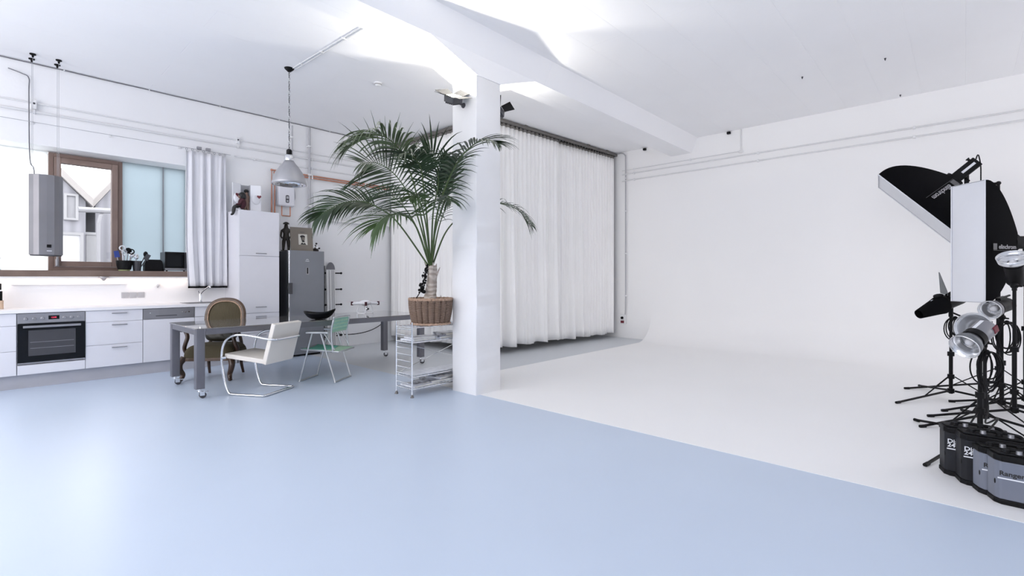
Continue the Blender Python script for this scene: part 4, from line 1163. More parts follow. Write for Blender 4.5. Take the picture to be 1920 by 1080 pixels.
# ================================================================= THE PALM
PXC, PYC = 3.46, 4.47
palm = thing('potted_palm', 'tall green palm in a round brown wicker basket beside the pillar', 'palm', (PXC, PYC, .753))
b = MB()
def bas(s, k):
    a = 2 * PI * s
    z = .008 + .285 * k
    r = .205 + .038 * math.sin(k * PI * .55) 
    r += .022 * abs(math.cos(a * 10)) ** .6 - .015 + .003 * math.sin(k * 70 + (PI if int(s * 20) % 2 else 0))
    return Vector((r * math.cos(a), r * math.sin(a), z))
b.grid(bas, 240, 44, closeu=True); b.prism([(.2 * math.cos(2 * PI * k / 32), .2 * math.sin(2 * PI * k / 32)) for k in range(32)], 0, .01)
bsk = b.build('wicker_basket', 'wicker', palm, smooth=40)
for z, r, q in ((.293, .243, .009), (.279, .246, .007), (.012, .215, .013)):
    b = MB(); b.tube([((r + .003 * math.sin(k * 2.4)) * math.cos(2 * PI * k / 80), (r + .003 * math.sin(k * 2.4)) * math.sin(2 * PI * k / 80), z + .003 * math.cos(k * 2.4)) for k in range(80)], q, 8, closed=True)
    b.build('rim', 'wickerrim', bsk, smooth=60)
b = MB(); b.lathe([(0, .272), (.12, .276), (.232, .268), (.232, .24)], 32); b.build('soil', 'soil', palm, smooth=60)
b = MB()
def trk(s, k):
    a = 2 * PI * s
    z = .268 + .40 * k
    r = .088 - .040 * k ** .35 + .0018 * math.sin(k * 34 + 3 * math.sin(a * 2)) + .008 * math.sin(a * 3 + k * 4) * (1 - k * .4)
    return Vector((r * math.cos(a) - .0 + .015 * k, r * math.sin(a) - .01 * k, z))
b.grid(trk, 36, 40, closeu=True)
for a, zz_, l in ((.3, .58, .11), (2.4, .62, .09), (4.2, .60, .10), (5.6, .53, .12), (1.4, .50, .06)):
    d = Vector((math.cos(a), math.sin(a), 0))
    p0 = Vector((.012, -.008, zz_)) + d * .035
    b.tube([p0 - Vector((0, 0, .12)), p0, p0 + d * .03 + Vector((0, 0, l * .5)), p0 + d * .055 + Vector((0, 0, l))], .022, 6, r_end=.004)
b.build('trunk', 'trunk', palm, smooth=60)
# dried hanging fruit string beside the trunk
b = MB()
path = cat_rom([(-.025, .0, .70), (-.05, -.03, .60), (-.068, -.06, .50), (-.09, -.08, .40), (-.155, -.09, .285)], 40)
path = [p.x * RIGHT - FWD * abs(p.y) + UP * p.z for p in path]
b.tube(path, .006, 6)
r2 = random.Random(3)
for p in path[3:34]:
    for q in range(2):
        c = p + Vector((r2.uniform(-.022, .022), r2.uniform(-.022, .022), r2.uniform(-.012, .012))); r = r2.uniform(.005, .014)
        b.ell(c, r, r, r * 1.2, 8, 6)
for c, r in ((path[27] + UP * -.01, .026), (path[30] + RIGHT * .03 - UP * .02, .022), (path[24] - RIGHT * .025, .018)): b.ell(c, r, r, r, 10, 8)
b.build('dried_fruit_string', 'cable', palm, smooth=180)
b = MB(); b.tube([Vector((0, 0, .27)) + RIGHT * .11, Vector((0, 0, .33)) + RIGHT * .115], .003, 6); b.build('plant_tag', 'rail', palm)


def frond(path, L, droop, m, nm=None, s0=.30, n=34, wd=.017, fwdb=.55, fan=.9, seed=0, tipL=.45, stem=.011):
    """path: world points of the stalk. Leaflets in two rows, drooping by their own weight"""
    rr = random.Random(seed)
    P = cat_rom(path, 60)
    mb = MB()
    mb.tube([p for p in P], stem, 6, r_end=.0025)
    mb.m = [0] * len(mb.f); mb.cur = 1
    for i in range(n):
        s = s0 + (1 - s0) * (i + .5) / n
        q = s * 59; j = min(int(q), 58)
        p = P[j].lerp(P[j + 1], q - j)
        T = (P[min(j + 2, 59)] - P[max(j - 1, 0)]).normalized()
        N = Vector(nm) if nm is not None else Vector((0, 0, 1))
        lat = T.cross(N)
        if lat.length < .05: lat = RIGHT.copy()
        lat.normalize(); N = lat.cross(T).normalized()
        u = (s - s0) / (1 - s0)
        ll = L * (.55 + .75 * math.sin(PI * min(1, u * .8 + .12)) ) * (1 if u < .75 else 1 - (1 - tipL) * (u - .75) / .25)
        fb = fwdb + .9 * u ** 2
        for sg in (-1, 1):
            l2 = ll * rr.uniform(.86, 1.1)
            d = (T * (fb + rr.uniform(-.08, .08)) + lat * sg * fan + N * rr.uniform(.02, .22)).normalized()
            a = p.copy(); pts = [a.copy()]
            ns = 6
            for k in range(ns):
                a = a + d * (l2 / ns)
                pts.append(a.copy())
                d = (d + Vector((0, 0, -droop * (.25 + .22 * k) * rr.uniform(.8, 1.2)))).normalized()
            w0 = wd * rr.uniform(.8, 1.1)
            vs = []; fs = []
            for k, c in enumerate(pts):
                tt = (pts[min(k + 1, ns)] - pts[max(k - 1, 0)]).normalized()
                sd = tt.cross(N)
                if sd.length < .05: sd = tt.cross(lat)
                sd.normalize()
                f = k / ns
                ww = w0 * (.35 + 1.0 * f * 3 if f < .2 else 1 - ((f - .2) / .8) ** 1.7) * .5
                ww = max(ww, .0006)
                up = sd.cross(tt)
                vs += [c - sd * ww + up * ww * .35, c, c + sd * ww + up * ww * .35]
            for k in range(ns):
                fs += [(k * 3, k * 3 + 1, k * 3 + 4, k * 3 + 3), (k * 3 + 1, k * 3 + 2, k * 3 + 5, k * 3 + 4)]
            mb.add(vs, fs)
    inv = Matrix.Translation(-palm.location)
    mb.v = [inv @ v for v in mb.v]
    return mb.build('frond', ['stalk', m], palm, smooth=60, fix=False)


B0 = at(808, 505, 5.575)
def pth(*l): return [B0] + [at(*q) for q in l]
V = -FWD
# great arching frond, top left
frond(pth((792, 420, 5.45), (776, 345, 5.3), (754, 288, 5.1), (724, 258, 4.95), (692, 256, 4.85), (655, 274, 4.8)), .46, .36, 'leaf3', None, .46, 34, .024, .45, .72, 1)
# second frond on the left, seen face-on like a comb
frond(pth((790, 430, 5.6), (770, 372, 5.6), (741, 328, 5.55), (708, 306, 5.5), (676, 306, 5.4)), .50, .15, 'leaf', V + Vector((0, 0, .4)), .28, 30, .020, .28, .95, 2)
# long low frond reaching left
frond(pth((748, 420, 5.5), (714, 392, 5.4), (680, 378, 5.3), (645, 380, 5.2), (612, 396, 5.1), (592, 412, 5.08)), .30, .26, 'leaf', V * .9 + Vector((0, 0, .55)), .38, 28, .025, .72, .72, 3, stem=.010)
# low front frond drooping
frond(pth((780, 425, 5.2), (752, 403, 5.0), (722, 408, 4.85), (702, 428, 4.8)), .38, .26, 'leaf2', V * .4 + Vector((0, 0, .8)), .34, 24, .024, .6, .8, 4)
# centre, bending towards the camera
frond(pth((800, 405, 5.4), (794, 348, 5.25), (788, 312, 5.05), (770, 290, 4.85), (745, 290, 4.7)), .40, .32, 'leaf', None, .50, 22, .026, .5, .8, 5)
frond(pth((812, 400, 5.5), (822, 345, 5.35), (816, 300, 5.2), (796, 282, 5.1)), .36, .20, 'leaf', V + Vector((0, 0, .2)), .36, 22, .026, .35, .95, 6)
# arching right in front of the pillar
frond(pth((818, 410, 5.3), (838, 345, 5.0), (862, 298, 4.8), (890, 270, 4.65), (915, 263, 4.55), (934, 270, 4.5)), .30, .20, 'leaf', V * .3 + Vector((0, 0, .8)), .36, 28, .024, .55, .85, 7)
# right, passing behind the pillar
frond(pth((838, 432, 5.7), (880, 395, 6.0), (925, 380, 6.2), (968, 392, 6.35), (996, 424, 6.4)), .34, .28, 'leaf', V * .4 + Vector((0, 0, .8)), .42, 26, .018, .55, .8, 8)
# upright young frond
frond(pth((820, 400, 5.5), (834, 345, 5.4), (844, 300, 5.32)), .24, .08, 'leaf', V, .45, 12, .038, .8, .6, 9)
# pale young leaves in the middle
frond(pth((800, 430, 5.3), (790, 385, 5.15), (780, 365, 5.0), (768, 372, 4.9)), .26, .30, 'leaf2', V * .5 + Vector((0, 0, .6)), .36, 18, .026, .5, .9, 10)
# behind and right, thin
frond(pth((822, 430, 5.8), (838, 385, 6.0), (850, 370, 6.2)), .26, .42, 'leaf', None, .40, 16, .010, .5, .9, 11)
frond(pth((780, 425, 5.8), (752, 382, 6.0), (724, 362, 6.15), (700, 366, 6.2)), .34, .30, 'leaf', V * .6 + Vector((0, 0, .6)), .45, 18, .016, .5, .9, 12)
frond(pth((815, 440, 5.35), (828, 392, 5.2), (838, 368, 5.05), (846, 378, 4.98)), .26, .28, 'leaf', V * .5 + Vector((0, 0, .6)), .40, 16, .018, .5, .9, 14)

# ================================================================= CORNER CURTAINS
def drape(name, label, p0, p1, z0, z1, folds, amp, seed, m='fabric', sub=12, flare=1.0, nu=None):
    rr = random.Random(seed)
    p0 = Vector(p0); p1 = Vector(p1); d = p1 - p0; L = d.length; dn = d / L; nn = Vector((dn.y, -dn.x, 0))
    ks = [(rr.uniform(.7, 1.3), rr.uniform(0, 6.28), rr.uniform(.3, 1)) for _ in range(6)]
    def fn(s, k):
        ph = 2 * PI * folds * s
        fine = math.sin(ph) * .9 + .3 * math.sin(2 * ph + 1)
        wide = sum(a * math.sin(2 * PI * folds * .36 * q * s + b) for q, b, a in ks) / 3
        y = amp * ((1 - k) * fine * .55 + k * (wide * 1.5 + fine * .22)) * (.55 + .45 * k)
        e = min(1, s * folds, (1 - s) * folds)
        z = z1 + (z0 - z1) * k + (.012 * math.sin(s * 23 + seed) * k)
        return p0 + dn * (L * s) + nn * y * e + Vector((0, 0, z))
    b = MB(); b.grid(fn, nu or int(folds * sub), 26)
    o = b.build(name, m, smooth=180, solid=.003)
    o.location = p0; 
    for v in o.data.vertices: v.co -= p0
    tag(o, label, 'curtain', None)
    tp = MB(); tp.grid(lambda s, k: fn(s, 0) - p0 + Vector((0, 0, .0 + .055 * k)) , nu or int(folds * sub), 2)
    tp.build('heading_tape', 'rail', o, smooth=180, solid=.004)
    return o
ZR = 3.925
CA, CB, CS = Vector((5.66, 5.74, 0)), Vector((9.20, 5.54, 0)), Vector((7.38, 5.64, 0))
drape('curtain', 'long white floor-length curtain just right of the pillar, on the ceiling rail', CA + Vector((-.03, -.01, 0)), CS, .115, ZR - .085, 17, .055, 11)
drape('curtain', 'long white floor-length curtain next to the right-hand wall, on the ceiling rail', CS + Vector((.02, .04, 0)), CB, .10, ZR - .085, 19, .055, 12)
drape('curtain', 'white side curtain behind the palm, closing off the corner', Vector((5.57, 8.48, 0)), CA + Vector((-.035, .0, 0)), .115, ZR - .085, 24, .05, 13)
t = thing('curtain_rail', 'grey L-shaped curtain rail fixed under the ceiling round the corner', 'curtain rail', (0, 0, 0))
b = MB(); path = [(5.60, 8.54, ZR), (5.63, 5.95, ZR), (5.68, 5.80, ZR), (5.82, 5.735, ZR), (9.28, 5.535, ZR)]
def railbar(mb, pts, w, h):
    for a, c in zip(pts, pts[1:]):
        a = Vector(a); c = Vector(c); d = c - a
        mb.box(0, d.length + .01, -w / 2, w / 2, -h / 2, h / 2, frame_mtx(a, d, Vector((-d.y, d.x, 0))))
railbar(b, path, .05, .05); b.build('track', 'rail', t)
n = 0
for (a, c, k) in ((CA + Vector((.15, -.01, 0)), CB, 40), (Vector((5.61, 8.4, 0)), Vector((5.63, 6.0, 0)), 24)):
    for i in range(k):
        p = a.lerp(c, i / (k - 1)); b = MB(); b.cyl((p.x, p.y, ZR - .055), (p.x, p.y, ZR - .02), .009, seg=6); b.build('glider', 'black', t)
for x, y in ((6.5, 5.70), (8.3, 5.595), (8.95, 5.56), (5.62, 7.2)):
    b = MB(); b.box(x - .03, x + .03, y - .03, y + .03, ZR + .02, ZC); b.build('bracket', 'rail', t)

# ================================================================= SERVICES ON THE STUDIO WALL
def cpipe(label, z0, z1, y0, y1, r, clips):
    t = thing('wall_conduit', label, 'pipe', (XR, 0, 0))
    b = MB(); b.cyl((-.03, y0, z0), (-.03, y1, z1), r, seg=10); b.build('tube', 'pipe', t, smooth=60)
    for y in clips:
        z = z0 + (z1 - z0) * (y - y0) / (y1 - y0)
        c = MB(); c.box(-.03 - r - .006, 0, y - .014, y + .014, z - r - .01, z + r + .01); c.build('clip', 'whitemetal', t, bevel=.003)
cpipe('upper of the two long white conduits along the bare studio wall', 3.482, 3.487, 5.38, -3.0, .013, (5.1, 2.68, .55, -1.6))
cpipe('lower of the two long white conduits along the bare studio wall', 3.345, 3.352, 5.38, -3.0, .013, (5.1, 2.68, .55, -1.6))
cpipe('short white conduit above the two long ones by the curtain', 3.565, 3.565, 5.38, 2.97, .009, (5.1, 3.9))
t = thing('wall_conduit', 'thin white vertical conduit from ceiling to the short conduit on the studio wall', 'pipe', (XR, 2.97, 0))
b = MB(); b.cyl((-.025, 0, 3.56), (-.025, 0, 3.97), .010, seg=8); b.build('tube', 'pipe', t, smooth=60)
b = MB(); b.ell((-.025, 0, 3.56), .035, .045, .03, 12, 8); b.build('elbow_box', 'whitemetal', t, smooth=180)
t = thing('wall_conduit', 'white vertical conduit beside the curtain running down to the red-topped socket', 'pipe', (XR, 5.30, 0))
b = MB(); b.tube(cat_rom([(-.03, .02, .46), (-.03, 0, .7), (-.03, 0, 2), (-.03, 0, 3.7), (-.03, .01, 3.88), (-.03, .09, 3.945), (-.03, .2, 3.945)], 60), .012, 8); b.build('tube', 'greypipe', t, smooth=60)
for z in (.9, 1.8, 2.7, 3.4):
    c = MB(); c.box(-.05, 0, -.02, .02, z - .012, z + .012); c.build('clip', 'whitemetal', t, bevel=.003)
t = thing('wall_socket', 'small white socket box with dark and red plugs at the curtain foot', 'socket', (XR, 5.35, .30))
b = MB(); b.box(-.06, 0, -.06, .06, 0, .20); b.build('box', 'whitemetal', t, bevel=.008)
b = MB(); b.cyl((-.06, .01, .13), (-.085, .01, .13), .028, seg=14); b.build('dark_plug', 'black', t, smooth=40)
b = MB(); b.box(-.085, -.055, -.03, .04, .02, .07); b.build('red_plug', 'red', t, bevel=.006)
for y, lab in ((4.86, 'small black anchor where the ceiling beam meets the studio wall'), (3.18, 'small black anchor on the studio wall right of the beam')):
    b = MB(); b.box(-.05, 0, -.03, .03, -.02, .02)
    tag(b.build('anchor', 'black', loc=(XR, y, 3.935), bevel=.004), lab, 'anchor')
for (x, y), lab in (((7.5, .72), 'tiny dark hook in the ceiling seam, farther from the studio wall'), ((9.15, .70), 'tiny dark hook in the ceiling seam close to the studio wall'), ((7.44, 1.6), 'tiny dark hook alone on the ceiling nearer the beam')):
    b = MB(); b.lathe([(.003, -.03), (.007, -.02), (.012, -.003), (.012, 0)], 10)
    tag(b.build('ceiling_hook', 'darkgrey', loc=(x, y, ZC), smooth=40), lab, 'hook')

# ================================================================= FLOODLIGHTS ON THE PILLAR
FLOODS = []
def flood(label, c, n, wall, tilts, energy, yv):
    c = Vector(c); n = Vector(n).normalized()
    y = Vector(yv); y = (y - n * y.dot(n)).normalized(); x = y.cross(n)
    t = thing('floodlight', label, 'floodlight', c, quat=Matrix(((x.x, y.x, n.x), (x.y, y.y, n.y), (x.z, y.z, n.z))).to_quaternion())
    q = t.rotation_quaternion.to_matrix()
    # local x along the wall normal as far as it goes
    b = MB(); b.prism(rounded_rect(-.075, .075, -.075, .075, .015), -.07, -.004); b.build('housing', 'darkgrey', t, bevel=.004)
    for k in range(5):
        f = MB(); f.box(-.06, .06, -.06 + .028 * k, -.052 + .028 * k, -.088, -.069); f.build('cooling_fin', 'darkgrey', t)
    b = MB(); b.box(-.062, .062, -.062, .062, -.0035, .0); b.build('lamp_face', 'lampglow', t)
    inv = q.transposed(); w0 = inv @ (Vector(wall) - c)
    b = MB(); b.cyl((0, 0, -.05), w0, .014, seg=10); b.ell(w0, .03, .03, .03, 12, 8); b.build('wall_bracket', 'darkgrey', t, smooth=40)
    for k, a in enumerate(tilts):                    # four barn-door leaves round the face
        mt = Matrix.Rotation(k * PI / 2, 4, 'Z') @ Matrix.Translation((0, .076, -.002)) @ Matrix.Rotation(PI / 2 - a, 4, 'X')
        d = MB(); d.prism([(-.07, 0), (.07, 0), (.095, .12), (-.095, .12)], -.0015, .0015, mt); d.build('barn_door', 'black', t)
    FLOODS.append((c, n, energy))
    return t
flood('black barn-door floodlight lit and pointing up on the window side of the pillar', (PX0 - .16, 4.085, 3.265), (-.30, -.42, .86), (PX0 + .0, 4.10, 3.20), (1.33, 1.25, 1.5, 1.3), 130, (0, 1, 0))
flood('black barn-door floodlight behind the pillar, only its flap showing on the curtain side', (PX1 + .17, 4.12, 3.30), (.15, .05, .98), (PX1 - .0, 4.10, 3.24), (1.2, .62, 1.3, .9), 55, (-.42, .906, 0))
# ================================================================= STUDIO FLASH CORNER
def stand(label, x, y, H, foot, zc=.10, zu=.26, r=.017):
    t = thing('light_stand', label, 'light stand', (x, y, 0))
    yaw = math.atan2(foot[1] - y, foot[0] - x); R = math.hypot(foot[0] - x, foot[1] - y)
    b = MB(); b.cyl((0, 0, zc - .03), (0, 0, H * .55), r, seg=12); b.cyl((0, 0, H * .55), (0, 0, H), r * .78, seg=12); b.build('pole', 'black', t, smooth=40)
    for z in (zc, zu, H * .55):
        c = MB(); c.cyl((0, 0, z - .022), (0, 0, z + .022), r * 1.75, seg=14); k = c.build('collar', 'black', t, smooth=40)
        if z > zc:
            c = MB(); c.cyl((0, 0, z), (r * 3.2, .0, z), .006, seg=8); c.cyl((r * 2.6, 0, z), (r * 4.2, 0, z), .013, seg=10); c.build('knob', 'black', k, smooth=40)
    for i in range(3):
        a = yaw + i * 2 * PI / 3; Ri = R if i == 0 else min(R, .62)
        d = Vector((math.cos(a), math.sin(a), 0))
        f = d * Ri + Vector((0, 0, .012))
        b = MB(); b.cyl(d * .03 + Vector((0, 0, zc + .01)) if zc > .2 else d * .03 + Vector((0, 0, zc)), f, .0105, seg=10); l = b.build('leg', 'black', t, smooth=40)
        c = MB(); c.cyl(f - d * .045 + Vector((0, 0, .003)), f + d * .006, .0135, seg=10); c.build('rubber_foot', 'black', l, smooth=40)
        m_ = (d * .03 + Vector((0, 0, zc))).lerp(f, .48)
        c = MB(); c.cyl(d * .03 + Vector((0, 0, zu)), m_, .006, seg=8); c.build('brace', 'black', t, smooth=40)
    return t


def qz(d, up=(0, 0, 1)):
    """orientation with local z along d and local y as near to up as can be"""
    z = Vector(d).normalized(); y = Vector(up); y = (y - z * y.dot(z)).normalized(); x = y.cross(z)
    return Matrix(((x.x, y.x, z.x), (x.y, y.y, z.y), (x.z, y.z, z.z))).to_quaternion()


def strobe(label, p, d, r=.062, L=.20, R=.085, D=.11, bm='black', rm='greybody', deep=False, red=False, name='flash_head', grip=True):
    """p: centre of the reflector's rear; light leaves along local +z"""
    t = thing(name, label, 'flash head', p, quat=qz(d))
    b = MB(); b.lathe([(r * .8, -L), (r, -L + .02), (r, -.03), (r * .9, 0)], 28); b.build('body', bm, t, smooth=40)
    b = MB(); b.lathe([(r * 1.06, -.055), (r * 1.06, -.005), (r * .9, 0)], 28); b.build('bayonet_ring', 'black', t, smooth=40)
    b = MB()
    prof = [(r * .9, 0), (r * 1.0, .02)] + ([(r + (R - r) * k ** .55, .02 + D * k) for k in (.1, .25, .45, .7, 1)] if deep else [(R * .93, .04), (R, D)])
    b.lathe(prof, 36, cap=False); b.build('reflector', rm, t, smooth=50, solid=.003)
    b = MB(); b.lathe([(x - .004, z + .001) for x, z in prof], 36, cap=False); b.lathe([(0, .004), (r * .9, .004)], 36); b.build('reflector_lining', 'silver', t, smooth=50, solid=.001)
    b = MB(); zz = prof[-1][1]; b.tube([(R * math.cos(2 * PI * k / 36), R * math.sin(2 * PI * k / 36), zz) for k in range(36)], .004, 6, closed=True); b.build('reflector_rim', 'silver', t, smooth=60)
    b = MB(); b.lathe([(.03, 0), (.03, .03), (.02, .048), (0, .052)], 20); b.build('flash_dome', 'diffuser', t, smooth=60)
    if not grip:
        b = MB(); b.box(-.012, .012, r * .99, r + .0012, -L * .85, -L * .3); b.build('label_stripe', 'print', t)
    if grip:
        b = MB(); b.box(-.02, .02, r * .9, r + .022, -L * .8, -L * .25); b.cyl((0, r + .012, -L * .8), (0, r + .012, -L * 1.2), .010, seg=8); b.build('handle', 'black', t, bevel=.004)
    if red:
        b = MB(); b.box(r * .55, r + .004, -.02, .03, -L * .95, -L * .7); b.build('red_tag', 'red', t, bevel=.003)
    b = MB()                                         # tilting yoke to the stand's top
    q = t.rotation_quaternion.to_matrix().transposed()
    dn = q @ Vector((0, 0, -1))
    mid = Vector((0, -r * .2, -L * .5))
    b.cyl(mid, mid + dn * (r + .075), .018, seg=12); b.ell(mid + dn * (r + .03), .03, .03, .03, 12, 8)
    b.cyl(mid + dn * (r + .035), mid + dn * (r + .035) + q @ Vector((-.09, -.04, 0)), .008, seg=8); b.build('tilt_bracket', 'black', t, smooth=40)
    return t, Vector(p) + t.rotation_quaternion.to_matrix() @ mid + Vector((0, 0, -(r + .075)))


def softbox(label, p, d, up, W, H, D, text, bend=1.6):
    t = thing('softbox', label, 'softbox', p, quat=qz(d, up))
    r0 = .085
    def half(k, S): return r0 + (S / 2 - r0) * (1 - (1 - k) ** bend)
    b = MB(); N = 14
    def ring(k):
        a, c = half(k, W), half(k, H); z = D * k
        return [(a, c, z), (-a, c, z), (-a, -c, z), (a, -c, z)]
    vs = []
    for i in range(N + 1): vs += ring(i / N)
    vs += [(W / 2, H / 2, D + .03), (-W / 2, H / 2, D + .03), (-W / 2, -H / 2, D + .03), (W / 2, -H / 2, D + .03)]
    fs = [(0, 1, 2, 3)]
    for i in range(N + 1):
        for k in range(4): fs.append((i * 4 + k, i * 4 + (k + 1) % 4, i * 4 + 4 + (k + 1) % 4, i * 4 + 4 + k))
    b.add(vs, fs); b.build('shell', 'blackfab', t, smooth=25)
    b = MB()
    def df(s, k):
        x = (s - .5) * (W - .006); y = (k - .5) * (H - .006)
        return Vector((x, y, D + .022 + .025 * math.sin(PI * s) * math.sin(PI * k)))
    b.grid(df, 12, 12); b.build('diffuser', 'diffuser', t, smooth=180)
    b = MB(); zz = D + .028; b.tube([(W / 2, H / 2, zz), (-W / 2, H / 2, zz), (-W / 2, -H / 2, zz), (W / 2, -H / 2, zz)], .006, 6, closed=True); b.build('front_hem', 'diffuser', t)
    b = MB(); b.lathe([(.095, -.03), (.095, .01), (.08, .015)], 24); b.build('speed_ring', 'black', t, smooth=40)
    k, side, flip, pos, size = text                  # printed maker's mark on the side towards the room
    a = half(k, W); e = .01
    tang = Vector(((half(k + e, W) - half(k - e, W)), 0, 2 * e * D)).normalized()
    nrm = Vector((tang.z, 0, -tang.x)) if side > 0 else Vector((-tang.z, 0, -tang.x))
    tang = Vector((tang.x * side, 0, tang.z))
    o = Vector((a * side, pos, D * k)) + nrm * .0045
    ex = tang if flip else -tang
    ey = nrm.cross(ex)
    mt = frame_mtx(o, ex, ey)
    lettering('maker_lettering', 'elinchrom', size, 'printdim', t, mt, ext=.0005, bold=.012, align='CENTER')
    b = MB(); w_ = size * 2.75; b.box(-w_ - size * .55, -w_ + size * .3, -size * .18, size * .85, -.001, .001, mt); b.build('mark_block', 'printgrey', t)
    b = MB(); b.box(-w_ - size * .55, w_, -size * .30, -size * .26, -.001, .001, mt); b.build('mark_line', 'printgrey', t)
    return t


def head_for(label, p, d, name='flash_head', arm=None):
    """a plain black lamp body behind a softbox"""
    t = thing(name, label, 'flash head', p, quat=qz(d))
    b = MB(); b.prism(rounded_rect(-.06, .06, -.06, .06, .02), -.28, -.035); b.build('body', 'black', t, smooth=40)
    b = MB(); b.box(-.062, -.056, -.012, .014, -.25, -.10); b.box(.056, .062, -.012, .014, -.25, -.10); b.build('side_label', 'print', t)
    b = MB(); b.box(-.012, .012, .055, .09, -.26, -.235); b.box(-.016, .016, .078, .09, -.265, -.23); b.build('handle', 'black', t, bevel=.003)
    q = t.rotation_quaternion.to_matrix().transposed(); dn = q @ Vector((0, 0, -1)); mid = Vector((0, 0, -.16))
    b = MB(); b.cyl(mid, mid + dn * .20, .022, seg=12); b.cyl(mid + dn * .1, mid + dn * .1 + q @ Vector((-.13, -.02, -.05)), .010, seg=8); b.build('tilt_bracket', 'black', t, smooth=40)
    b = MB(); pts = [Vector((0, .02, -.28)), Vector((0, .05, -.34))] + [Vector((0, .02, -.34)) + dn * (.1 + .15 * i) + Vector((.02 * math.sin(i), 0, 0)) for i in range(4)]
    b.tube(cat_rom(pts, 24), .006, 6); b.build('power_cord', 'cable', t, smooth=60)
    if arm is not None:                              # side arm that keeps the pole clear of the tilted box
        e0 = mid + dn * .19; e1 = e0 + q @ arm
        b = MB(); b.cyl(e0, e1, .013, seg=10); b.ell(e0, .024, .024, .024, 10, 8); b.ell(e1, .024, .024, .024, 10, 8); b.build('side_arm', 'black', t, smooth=50)
    return t, Vector(p) + t.rotation_quaternion.to_matrix() @ mid + Vector((0, 0, -.20)) + (arm or Vector((0, 0, 0)))


# tilted square softbox at the back
p = at(1787, 338, 5.75); ax = camdir(-.585, .44, -.68)
softbox('square black softbox tilted down to the left, behind the upright strip softbox', p, ax, (0, 0, 1), 1.02, 1.06, .44, (.50, 1, True, -.02, .078), 2.1)
h, top = head_for('black flash head on the back of the tilted square softbox', p, ax, arm=RIGHT * .20 - FWD * .17)
stand('tall stand carrying the tilted square softbox, farthest from the camera', top.x, top.y, top.z, (7.187, .508), r=.018)
# upright strip softbox
xc, yc = 4.49, 4.79
axs = camdir(-1, 0.02, 0)
W_, H_, D_ = .36, 1.16, .37
ctr = Vector((0, 0, 0)) + RIGHT * xc + FWD * yc + UP * 1.625
p = ctr - axs * D_
softbox('tall narrow black strip softbox standing upright with its white face to the room', p, axs, (0, 0, 1), W_, H_, D_, (.42, 1, False, -.07, .058))
h, top = head_for('black flash head on the back of the tall strip softbox', p, axs)
strip_top = top.copy()
stand('stand carrying the tall strip softbox, at the right edge', top.x, top.y, top.z, (6.747, .12), r=.018)

# flash heads with reflectors
def headstand(label, slabel, uvd, d, foot, xy=None, **k):
    p = at(*uvd)
    t, top = strobe(label, p, d, **k)
    stand(slabel, top.x, top.y, top.z, foot)
    return t, top
_, grey_top = headstand('grey flash head with a red tag, nearest the camera, its reflector aimed down left', 'front light stand whose pole rises behind the four power packs', (1822, 638, 3.72), camdir(-.82, -.28, -.45),
          (4.337, .199), r=.072, L=.21, R=.094, D=.10, bm='greybody', rm='flap', red=True, grip=False)
headstand('flash head with a wide bright bowl reflector, behind the grey head with the red tag', 'light stand just behind the front pole, carrying the wide bowl reflector', (1838, 617, 4.15), camdir(-.80, -.45, .10),
          (5.435, .281), r=.062, L=.20, R=.125, D=.13, rm='silver', deep=True)
_, small_top = headstand('black flash head with red mark and small grey reflector, above the wide bowl reflector', 'light stand carrying the head with the small grey reflector', (1866, 578, 4.60), camdir(-.85, -.38, -.14),
          (6.227, .161), r=.064, L=.24, R=.085, D=.105, rm='greybody', red=True)
headstand('flash head with bright reflector turned up, in front of the strip softbox', 'light stand carrying the upturned reflector by the strip softbox', (1900, 497, 4.35), camdir(-.42, -.30, .80),
          (5.9, .25), r=.062, L=.20, R=.105, D=.085, rm='silver')
# snoot on the left-most stand
p = at(1768, 570, 5.15); dd = camdir(-.90, -.10, -.34)
t = thing('snoot_lamp', 'black flash head with a long tapering snoot pointing down left', 'flash head', p, quat=qz(dd))
b = MB(); b.lathe([(.07, -.23), (.075, -.20), (.075, 0)], 28); b.build('body', 'black', t, smooth=40)
b = MB(); b.lathe([(.09, 0), (.098, .03), (.085, .09), (.048, .30), (.045, .30), (.08, .09), (.09, .03)], 28, cap=False); s_ = b.build('snoot', 'blackfab', t, smooth=40)
b = MB(); b.box(-.004, .004, .078, .084, .07, .12); b.build('maker_label', 'print', s_)
b = MB(); b.prism([(-.08, 0), (.08, 0), (.07, .05), (-.045, .23), (-.06, .23)], -.002, .002, frame_mtx((0, .09, -.05), (1, 0, .5), (0, 1, -.18))); b.build('barn_flap', 'flap', t)
b = MB(); b.tube([(.06, .09, -.02), (.05, .10, -.20)], .022, 10); b.ell((0, .10, .02), .05, .02, .04, 12, 8); b.build('handle', 'black', t, smooth=50)
q = t.rotation_quaternion.to_matrix().transposed(); dn = q @ Vector((0, 0, -1))
b = MB(); b.cyl((0, 0, -.10), Vector((0, 0, -.10)) + dn * .17, .02, seg=12); b.cyl(Vector((0, 0, -.10)) + dn * .12, Vector((0, 0, -.10)) + dn * .12 + q @ (RIGHT * .12 - UP * .05), .009, seg=8); b.build('tilt_bracket', 'black', t, smooth=40)
top = Vector(p) + t.rotation_quaternion.to_matrix() @ Vector((0, 0, -.10)) - Vector((0, 0, .17))
stand('leftmost light stand of the group, carrying the black snoot lamp', top.x, top.y, top.z, (6.306, .513), zc=.09, zu=.24)

